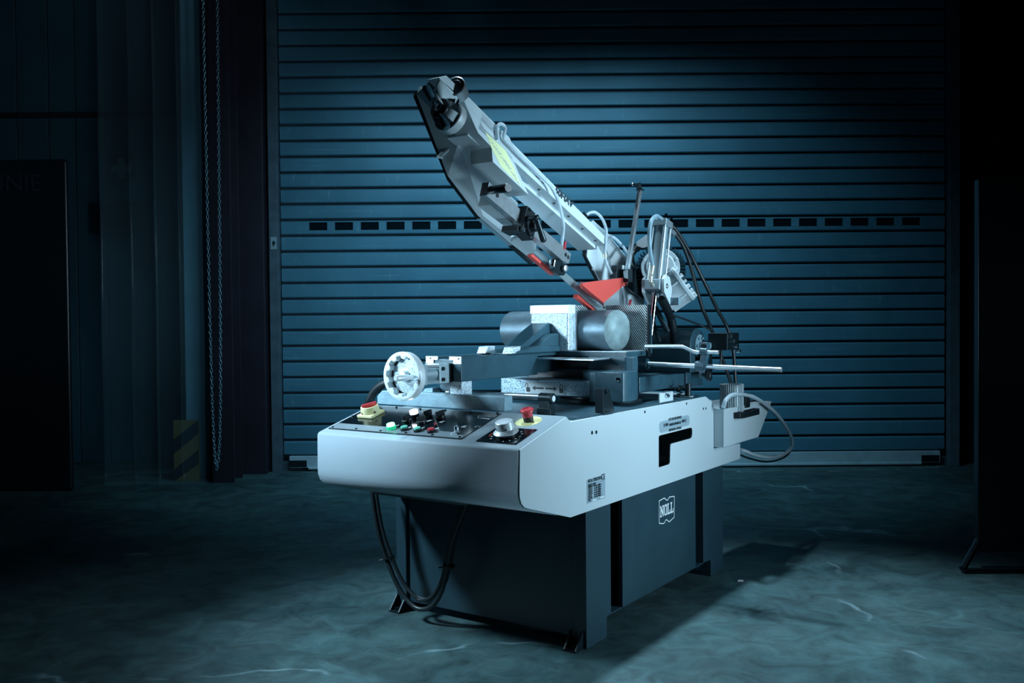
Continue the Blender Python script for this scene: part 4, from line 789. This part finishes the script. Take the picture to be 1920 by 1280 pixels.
# coolant hoses on the arm
hz = [('coolant_hose', [(-0.32, 0.8763, 0.2467), (-0.32, 0.8956, 0.2817), (-0.32, 0.8808, 0.307), (-0.315, 0.859, 0.302), (-0.315, 0.8535, 0.2672), (-0.315, 0.8128, 0.2605), (-0.315, 0.7432, 0.256), (-0.315, 0.6383, 0.2537), (-0.31, 0.5341, 0.2445), (-0.3, 0.4836, 0.2133), (-0.3, 0.4366, 0.1736), (-0.305, 0.3998, 0.1355), (-0.315, 0.3755, 0.0816), (-0.32, 0.3623, 0.0633)]),
      ('coolant_hose', [(-0.34, 0.206, 0.2768), (-0.335, 0.1867, 0.2999), (-0.33, 0.151, 0.3178), (-0.325, 0.1016, 0.3132), (-0.325, 0.0555, 0.2862), (-0.325, 0.0411, 0.2394), (-0.33, 0.0218, 0.1853)]),
      ('coolant_hose', [(-0.345, 0.0086, 0.2846), (-0.345, -0.0565, 0.2994), (-0.345, -0.1403, 0.2969), (-0.345, -0.2159, 0.2794), (-0.345, -0.3154, 0.2629), (-0.345, -0.4025, 0.2419)]),
      ('coolant_hose', [(-0.33, 0.0188, 0.177), (-0.33, -0.0203, 0.1502), (-0.345, -0.103, 0.1415), (-0.345, -0.1905, 0.1278), (-0.345, -0.2324, 0.0996), (-0.34, -0.2422, 0.0585)])]
for n_, p in hz: MB().tube([A(q) for q in p], .0062, 10, 5).build(n_, 'tubeclear', arm, label='clear coolant hose')
MB().cyl(A((-0.33, 0.0233, 0.1895)), A((-0.33, 0.016, 0.1758)), .009, n=14).build('hose_fitting', 'brass', arm)
MB().cyl(A((-0.32, 0.3636, 0.0671)), A((-0.32, 0.3545, 0.0533)), .008, n=14).build('hose_fitting', 'brass', arm)
b = MB(); b.tube([A((-0.31, 0.3603, 0.0614)), A((-0.31, 0.3609, 0.0924))], .0058, 10, 1); b.build('tap_lever', 'redplastic', arm, label='small red tap lever')
b = MB(); b.tube([A((-0.31, -0.2193, 0.0542)), A((-0.31, -0.2232, 0.0803))], .0058, 10, 1); b.build('tap_lever', 'redplastic', arm, label='small red tap lever')
b = MB(); b.cyl(A((-0.34, 0.2245, 0.2774)), A((-0.34, 0.2014, 0.2766)), .008, n=12); b.build('hose_fitting', 'blackmetal', arm)
# ------------------------------------------------------------------ lift cylinder, motor, gearbox
LX = -.2
def lp(px): return Vector(px)
k0, k1 = Vector((-0.2, 0.8944, 0.9974)), Vector((-0.2, 1.0256, 1.5276)); ax = (k1 - k0).normalized(); hx = Vector((1, 0, 0)); hy_ = ax.cross(hx).normalized()
def blk(t0, t1, hw, hd, mb): mb.ext([k0 + ax * t0 + hx * q + hy_ * r_ for q, r_ in ((hw, hd), (-hw, hd), (-hw, -hd), (hw, -hd))], ax * (t1 - t0)); return mb
LT = (k1 - k0).length
tb0 = LT * .42; tb1 = LT * .505
lift = blk(tb0, tb1, .036, .036, MB()).build('lift_cylinder', 'cylalum', saw, bevel=.003, label='grey hydraulic lift cylinder')
blk(LT * .945, LT * 1.0, .036, .036, MB()).build('end_block', 'cylalum', lift, bevel=.003)
MB().cyl(k0 + ax * tb1, k0 + ax * LT * .945, .029, n=36).build('cylinder_barrel', 'cylalum', lift)
b = MB()
for q in (-.028, .028):
    for r_ in (-.028, .028): b.cyl(k0 + ax * tb1 + hx * q + hy_ * r_, k0 + ax * LT * 1.0 + hx * q + hy_ * r_, .005, n=12)
b.build('tie_rods', 'steel', lift)
b = MB()
for q in (-.028, .028):
    for r_ in (-.028, .028): b.lathe(k0 + ax * LT + hx * q + hy_ * r_, ax, [(0, .009), (.01, .009), (.011, .006), (.02, .0055), (.022, .003)], 6)
b.build('tie_nuts', 'chrome', lift)
b = MB(); b.lathe(k0, ax, [(-.03, .008), (.0, .010), (.03, .0125), (tb0, .0135)], 28); b.build('piston_rod', 'chrome', lift, label='chromed piston rod')
for sg in (-1, 1):
    b = MB(); c = k0 + ax * (tb0 + tb1) / 2 + hx * (sg * .039)
    b.ext([c + hy_ * q + ax * r_ for q, r_ in ((-.034, .022), (-.018, .045), (.02, .045), (.055, .0), (.05, -.07), (-.02, -.03))], hx * (sg * .014)); b.build('trunnion_plate', 'cream', lift, bevel=.002)
    MB().lathe(c + hx * sg * .014, hx * sg, [(-.001, .011), (.0008, .011), (.0008, .006), (-.003, .005)], 18).build('trunnion_pin', 'black', lift)
MB().tube([(-0.175, 0.9622, 1.5297), (-0.165, 0.8896, 1.534), (-0.16, 0.8335, 1.5068), (-0.16, 0.8154, 1.4505), (-0.16, 0.8221, 1.385), (-0.165, 0.8517, 1.3294), (-0.165, 0.8541, 1.3162)], .0085, 12, 6).build('hydraulic_hose', 'castmid', lift, label='grey hydraulic hose on the lift cylinder')
b = MB(); b.cyl((-0.165, 0.8541, 1.3228), (-0.165, 0.8412, 1.2913), .010, n=14); b.cyl((-0.165, 0.8412, 1.2935), (-0.165, 0.8358, 1.2558), .0075, n=12); b.lathe((-0.165, 0.8386, 1.2846), (0, .2, 1), [(-.004, .0105), (.004, .0105)], 6); b.cyl((-0.165, 0.8358, 1.2558), (-0.18, 0.8867, 1.2443), .009, n=12); b.build('hose_fitting', 'brass', lift)
# motor: axis along the arm
mc = Vector((-0.23, 1.0652, 1.3299)); md = Vector((.40, -.90, .10)).normalized()
mo = MB().lathe(mc, md, [(-.19, .070), (-.02, .078), (-.018, .085), (.0, .085), (.004, .083), (.004, .066), (.010, .060), (.010, .0)], 56).build('drive_motor', 'cream', saw, bevel=.0015, label='light grey flanged drive motor')
e1 = md.cross(Vector((0, 0, 1))).normalized(); e2 = e1.cross(md)
fb = MB()
for k in range(40):
    t = 2 * math.pi * k / 40; d = e1 * math.cos(t) + e2 * math.sin(t); g = e2 * math.cos(t) - e1 * math.sin(t)
    fb.ext([mc + d * .075 + g * .0012 - md * .022, mc + d * .110 + g * .0012 - md * .022, mc + d * .110 - g * .0012 - md * .022, mc + d * .075 - g * .0012 - md * .022], -md * .15)
fb.lathe(mc - md * .172, md, [(-.03, .10), (.0, .104)], 48); fb.build('cooling_fins', 'castpaint', mo, label='dark cooling fins of the motor')
for t in (.5, 1.6, 2.72, 3.6, 5.2): MB().lathe(mc + (e1 * math.cos(t) + e2 * math.sin(t)) * .078, md, [(0, .009), (.008, .009), (.010, .006)], 6).build('motor_bolt', 'cream', mo)
b = MB(); jc = [(-0.32, 1.003, 1.4405), (-0.27, 1.0701, 1.4937), (-0.25, 1.0443, 1.458), (-0.25, 1.0227, 1.4194), (-0.28, 0.9899, 1.4097), (-0.32, 1.0131, 1.4294)]; b.ext(jc, (.0, .10, .0)); b.build('junction_box', 'anthracite', mo, bevel=.006, label='dark grey motor junction box')
MB().lathe((-0.33, 1.0484, 1.4274), (-.6, 0, -.8), [(0, .018), (.02, .018), (.022, .012), (.05, .010)], 16).build('cable_gland', 'black', mo)
MB().tube([(-0.34, 1.0526, 1.4211), (-0.34, 1.0211, 1.3864), (-0.33, 1.0164, 1.3434), (-0.33, 1.0782, 1.2892)], .006, 8, 5).build('motor_cable', 'rubber', mo)
# gearbox with bolted lid
gc = Vector((-0.17, 1.133, 1.2552)); gd_ = Vector((.74, .30, .55)).normalized()
gx = MB().lathe(gc, gd_, [(-.11, .05), (-.09, .078), (-.02, .084), (.0, .088), (.006, .092), (.018, .092), (.022, .088), (.022, .0)], 48).build('gearbox', 'cream', saw, bevel=.002, label='light grey bolted worm gearbox')
e1 = gd_.cross(Vector((0, 0, 1))).normalized(); e2 = e1.cross(gd_)
for k in range(9):
    t = 2 * math.pi * k / 9 + .3; MB().lathe(gc + (e1 * math.cos(t) + e2 * math.sin(t)) * .080 + gd_ * .02, gd_, [(0, .0085), (.014, .0085), (.016, .006)], 12).build('lid_bolt', 'machined', gx)
for k in range(8):
    t = 2 * math.pi * k / 8 + .1; d = e1 * math.cos(t) + e2 * math.sin(t); g = e2 * math.cos(t) - e1 * math.sin(t)
    MB().ext([gc + d * .07 + g * .004, gc + d * .090 + g * .004, gc + d * .090 - g * .004, gc + d * .07 - g * .004], -gd_ * .085).build('gearbox_rib', 'cream', gx, bevel=.002)
b = MB(); q = Vector((-0.14, 1, 1.1778)); b.box((-.025, -.012, -.016), (.03, .012, .016), lambda p: q + Vector(p)); b.build('gear_plate', 'castmid', gx)
# struts and ribbed conduit behind the jaw
b = MB(); b.tube([(-0.22, 0.9891, 1.1561), (-0.18, 1.0311, 1.0473)], .012, 8, 1); b.tube([(-0.26, 1.0085, 1.1453), (-0.24, 1.0716, 1.0044)], .010, 8, 1); b.build('lower_strut', 'blackmetal', saw, label='dark diagonal strut under the motor')
b = MB(); P = [Vector(q) for q in ((-0.17, 0.9477, 1.189), (-0.165, 0.9894, 1.1484), (-0.165, 1.0319, 1.1049), (-0.165, 1.0586, 1.0515), (-0.19, 1.1235, 0.9799))]; b.tube(P, .0155, 14, 6)
for k in range(34):
    f = k / 33 * 3.98; i = int(f); p = P[i].lerp(P[i + 1], f - i); b.lathe(p, P[i + 1] - P[i], [(-.0022, .0185), (.0022, .0185)], 14)
b.build('ribbed_conduit', 'black', saw, label='black ribbed conduit below the gearbox')
# cables at the back
for p, r_ in (([(-0.2, 1.1067, 1.4968), (-0.19, 1.1236, 1.4834), (-0.17, 1.1724, 1.4276), (-0.15, 1.2076, 1.3399), (-0.13, 1.2269, 1.2399), (-0.11, 1.2506, 1.1445), (-0.1, 1.3114, 1.065), (-0.08, 1.3966, 0.9219), (-0.06, 1.4528, 0.8087), (-0.06, 1.4923, 0.7465)], .0085),
              ([(-0.2, 1.1179, 1.5118), (-0.19, 1.1383, 1.4986), (-0.17, 1.1977, 1.4353), (-0.15, 1.2626, 1.3495), (-0.12, 1.3242, 1.242), (-0.1, 1.3939, 1.1451), (-0.08, 1.4599, 1.0634), (-0.06, 1.4848, 0.9587), (-0.05, 1.4871, 0.807), (-0.05, 1.4933, 0.7468)], .0085),
              ([(-0.16, 0.9998, 1.1324), (-0.15, 1.0212, 1.1197), (-0.12, 1.1496, 1.0901), (-0.08, 1.2506, 1.0548), (-0.06, 1.3001, 1.0194), (-0.05, 1.3125, 0.9711), (-0.05, 1.3121, 0.9327), (-0.05, 1.299, 0.8804)], .0042)):
    MB().tube(p, r_, 10, 6).build('control_cable', 'rubber', saw, label='black cable arching behind the motor')
MB().lathe((-0.19, 1.1124, 1.4803), (.6, 0, -.8), [(-.012, .012), (.012, .012)], 6).build('hose_coupling', 'cylalum', lift)
# stop rod
b = MB(); b.cyl((-.135, .75, .9212), (.4125, .75, .9092), .0098, n=20); sr = b.build('stop_rod', 'steel', saw, label='long round steel stop rod')
MB().cyl((0.1392, 0.7, 0.9738), (0.1846, 0.7, 0.9733), .0075, n=14).build('stop_finger', 'steel', sr)
MB().tube([(-0.1239, 0.7, 0.9932), (-0.0423, 0.7, 0.9943), (0.0284, 0.7, 0.9944), (0.0441, 0.7, 0.9914), (0.0731, 0.7, 0.9792), (0.0953, 0.7, 0.9733), (0.1479, 0.7, 0.9739)], .0075, 12, 4).build('stop_finger', 'steel', sr, label='bent steel stop finger')
b = MB(); b.ext([(0.098, 0.735, 0.9743), (0.0959, 0.735, 1.0045), (0.1071, 0.735, 1.0118), (0.1247, 0.735, 1.0099), (0.1246, 0.735, 0.9725), (0.1178, 0.735, 0.9412), (0.1133, 0.735, 0.9099), (0.1153, 0.735, 0.8725), (0.0931, 0.735, 0.8719), (0.0888, 0.735, 0.901), (0.0766, 0.735, 0.905), (0.0767, 0.735, 0.9259), (0.0934, 0.735, 0.9387)], (0, .03, 0)); b.cyl((0.0724, 0.75, 0.9168), (0.1092, 0.75, 0.9165), .021, n=24); b.cyl((0.1107, 0.7, 0.9776), (0.1392, 0.7, 0.9758), .014, n=20); b.cyl((0.1261, 0.7, 0.9757), (0.1008, 0.76, 0.9735), .012); b.build('stop_clamp', 'castpaint', sr, bevel=.002, label='dark grey stop rod clamp')
b = MB(); b.lathe((0.1089, 0.733, 0.9963), (0, -1, 0), [(0, .008), (.005, .008), (.005, .004), (.002, .003)], 14); b.lathe((0.1007, 0.733, 0.8858), (0, -1, 0), [(0, .008), (.008, .007)], 6); b.build('clamp_bolts', 'chrome', sr)
MB().lathe((0.1091, 0.75, 0.8799), (1, .2, 0), [(0, .010), (.01, .022), (.022, .022), (.025, .018)], 9).build('clamp_knob', 'black', sr)
# adjusting screw, nut bracket and post at the right rear of the table
b = MB(); q0, q1 = Vector((-0.04, 0.649, 0.7704)), Vector((-0.04, 0.7754, 0.8112)); b.box((-.044, q0.y, .768), (-.038, q1.y, q1.z)); b.box((-.075, q1.y - .004, .768), (-.038, q1.y, q1.z)); nb = b.build('nut_bracket', 'cream', saw, bevel=.001, label='light grey bracket with a hex nut')
MB().lathe((-0.037, 0.7062, 0.799), (1, 0, 0), [(0, .011), (.001, .011), (.001, .009), (.009, .009), (.009, .005), (.014, .005)], 6).build('hex_nut', 'chrome', nb)
b = MB(); z_ = (-0.06, 0.9699, 0.7784); b.cyl((-.06, z_[1], z_[2]), (-.06, z_[1], z_[2] + .052), .013, n=20); po = b.build('table_stop', 'black', saw, label='black cylindrical table stop')
MB().box((-.078, z_[1] - .018, z_[2] - .03), (-.042, z_[1] + .018, z_[2])).build('stop_foot', 'cream', po)
b = MB(); b.cyl((-.12, z_[1] - .01, z_[2] + .035), (-.065, z_[1] - .01, z_[2] + .038), .006, n=12); b.lathe((-.122, z_[1] - .01, z_[2] + .035), (1, 0, 0), [(0, .010), (.01, .010)], 6); b.build('stop_screw', 'chrome', po)
b = MB(); b.tube([(-.085 + .011 * math.cos(t), z_[1] - .03 + .011 * math.sin(t), z_[2] - .01 + .0019 * t) for t in [.6 * k for k in range(50)]], .0025, 6, 1); b.build('return_spring', 'blackmetal', po)
# hose from under the vise to the back of the panel, cable loop in front of the stand
MB().tube([(-1.0459, 0.06, 0.7453), (-1.0186, 0.05, 0.7857), (-0.9923, 0.05, 0.8228), (-0.9522, 0.05, 0.8516), (-0.8962, 0.05, 0.8659), (-0.7474, 0.05, 0.8784)], .0165, 14, 6).build('supply_hose', 'rubber', saw, label='thick black hose behind the control panel')
loop = [(-0.8714, -0.1, 0.4749), (-0.8401, -0.1, 0.3198), (-0.7974, -0.1, 0.2123), (-0.7375, -0.1, 0.1136), (-0.6789, -0.1, 0.0656), (-0.6309, -0.1, 0.056), (-0.5783, -0.1, 0.0802), (-0.5365, -0.1, 0.1408), (-0.5129, -0.1, 0.2247), (-0.4892, -0.1, 0.3174), (-0.4546, -0.1, 0.3972), (-0.418, -0.1, 0.4744)]
cb = MB().tube(loop, .0088, 12, 6).build('cable_loop', 'rubber', saw, label='black cable bundle hanging in a loop below the apron')
for dx, dy, dz in ((.013, .006, .010), (-.004, .02, .012)):
    MB().tube([Vector(p) + Vector((dx * (1 if i < 5 else -.6), dy, dz + .02 * math.sin(i / 11 * math.pi))) for i, p in enumerate(loop)], .0068, 10, 6).build('cable_strand', 'rubber', cb)
for i in (2, 8):
    p = Vector(loop[i]); d = (Vector(loop[i + 1]) - Vector(loop[i - 1])); b = MB(); b.lathe(p + Vector((.003, .008, .006)), d, [(-.003, .022), (.003, .022)], 14); b.tube([p + Vector((-.018, 0, 0)), p + Vector((-.034, -.004, -.004))], .003, 6, 1); b.build('cable_tie', 'black', cb)
# ------------------------------------------------------------------ coolant tank (own frame = saw frame)
tank = empty('coolant_tank', ORG, RZ); tag(tank, 'light grey coolant tank with black handle and clear hose hanging on the saw', 'tank')
T0, T1, T2, T3 = (0.05, 1.0902, 0.7184), (0.05, 1.6971, 0.7057), (0.05, 1.5125, 0.5539), (0.05, 1.0886, 0.5537)
b = MB(); side = [(.05, T0[1], T0[2]), (.05, T1[1], T1[2]), (.05, T2[1], T2[2]), (.05, T3[1], T3[2])]
b.ext(side, (-.003, 0, 0)); b.ext([(-.20, y, z) for _, y, z in side], (-.003, 0, 0)); b.box((-.20, T0[1], T3[2]), (.05, T0[1] + .003, T0[2])); b.ext([(-.20, T3[1], T3[2]), (-.20, T2[1], T2[2]), (-.20, T2[1], T2[2] + .003), (-.20, T3[1], T3[2] + .003)], (.25, 0, 0)); b.ext([(-.20, T1[1], T1[2]), (-.20, T2[1], T2[2]), (-.20, T2[1] - .003, T2[2]), (-.20, T1[1] - .003, T1[2])], (.25, 0, 0))
b.ext([(-.20, T0[1], T0[2] - .02), (-.20, T1[1] - .01, T1[2] - .02), (-.20, T1[1] - .01, T1[2] - .016), (-.20, T0[1], T0[2] - .016)], (.248, 0, 0))
b.build('tank_body', 'cream', tank, bevel=.0015)
b = MB(); h0, h1 = (0.052, 1.2012, 0.6687), (0.052, 1.4518, 0.6754); 
zc = (h0[2] + h1[2]) / 2 - .004
b.holed([(.051, h0[1], zc), (.078, h0[1] + .004, zc), (.088, h0[1] + .03, zc), (.088, h1[1] - .03, zc), (.078, h1[1] - .004, zc), (.051, h1[1], zc)], [[(.058, h0[1] + .012, zc), (.070, h0[1] + .012, zc), (.078, h0[1] + .032, zc), (.078, h1[1] - .032, zc), (.070, h1[1] - .012, zc), (.058, h1[1] - .012, zc)]], (0, 0, .026))
b.build('tank_handle', 'black', tank, bevel=.002, label='black tank handle')
pc_ = Vector((0.012, 1.2795, 0.7023)); ph = (0.012, 1.2805, 0.8067)[2] - pc_.z
pump = MB().lathe((pc_.x, pc_.y, pc_.z - .02), (0, 0, 1), [(0, .047), (ph + .012, .047), (ph + .019, .045), (ph + .022, .038), (ph + .022, 0)], 40).build('pump_motor', 'alum', tank, label='pale finned coolant pump motor')
b = MB()
for k in range(34):
    t = 2 * math.pi * k / 34; d = Vector((math.cos(t), math.sin(t), 0)); g = Vector((-d.y, d.x, 0)); q = Vector((pc_.x, pc_.y, pc_.z - .01))
    b.ext([q + d * .044 + g * .0018, q + d * .0525 + g * .0012, q + d * .0525 - g * .0012, q + d * .044 - g * .0018], (0, 0, ph + .016))
b.build('pump_fins', 'cream', pump)
b = MB(); b.box((pc_.x + .015, pc_.y + .055, pc_.z - .0), (pc_.x + .045, pc_.y + .11, pc_.z + .06)); b.build('pump_box', 'black', pump, bevel=.003)
b = MB(); b.lathe((0.045, 1.0908, 0.7261), (1, .3, 0), [(-.012, .008), (.0, .008), (.0, .011), (.012, .011)], 10); b.build('pump_fitting', 'chrome', pump)
MB().tube([(0.055, 1.0717, 0.7258), (0.065, 1.0766, 0.7576), (0.07, 1.1308, 0.7754), (0.07, 1.2438, 0.771), (0.07, 1.3891, 0.749), (0.07, 1.5359, 0.7087), (0.075, 1.6841, 0.6492), (0.08, 1.8014, 0.5821), (0.08, 1.8985, 0.5119), (0.08, 1.8982, 0.4643), (0.07, 1.8149, 0.4393), (0.06, 1.6659, 0.4414), (0.04, 1.5255, 0.4649), (0.02, 1.4277, 0.4951), (-0.01, 1.4133, 0.5044)], .0088, 12, 6).build('return_hose', 'tubeclear', tank, label='clear looped coolant hose')
MB().tube([(0.04, 1.4233, 0.7259), (0.06, 1.4859, 0.722), (0.06, 1.6377, 0.6727), (0.065, 1.7992, 0.5945), (0.065, 1.9369, 0.5122), (0.065, 1.9617, 0.464), (0.06, 1.8939, 0.4236), (0.05, 1.7564, 0.4139), (0.03, 1.6402, 0.422), (0.01, 1.5025, 0.4531), (-0.01, 1.4131, 0.4824)], .0046, 8, 6).build('pump_cable', 'rubber', tank, label='thin black pump cable')
# ------------------------------------------------------------------ workpiece
bx0, bx1, br, by_, bz_ = -.755, -.245, .0825, .690, 1.0592
b = MB(); n = 64; vs = []
for x, sh in ((bx0, -1), (bx1, 1)):
    for i in range(n):
        t = 2 * math.pi * i / n; vs.append((x + .2 * br * math.cos(t), by_ + br * math.cos(t), bz_ + br * math.sin(t)))
b.add(vs, [[i, (i + 1) % n, n + (i + 1) % n, n + i] for i in range(n)] + [list(range(n))])
barm = empty('steel_bar', ORG, RZ); tag(barm, 'thick round steel bar clamped in the saw vise', 'bar')
b.build('bar_body', 'bar', barm, bevel=0, sharp=50)
MB().add([(x + .0002, y, z) for x, y, z in vs[n:]], [list(range(n))]).build('bar_end', 'barend', barm, solid=.0006, label='sawn round end face of the bar')
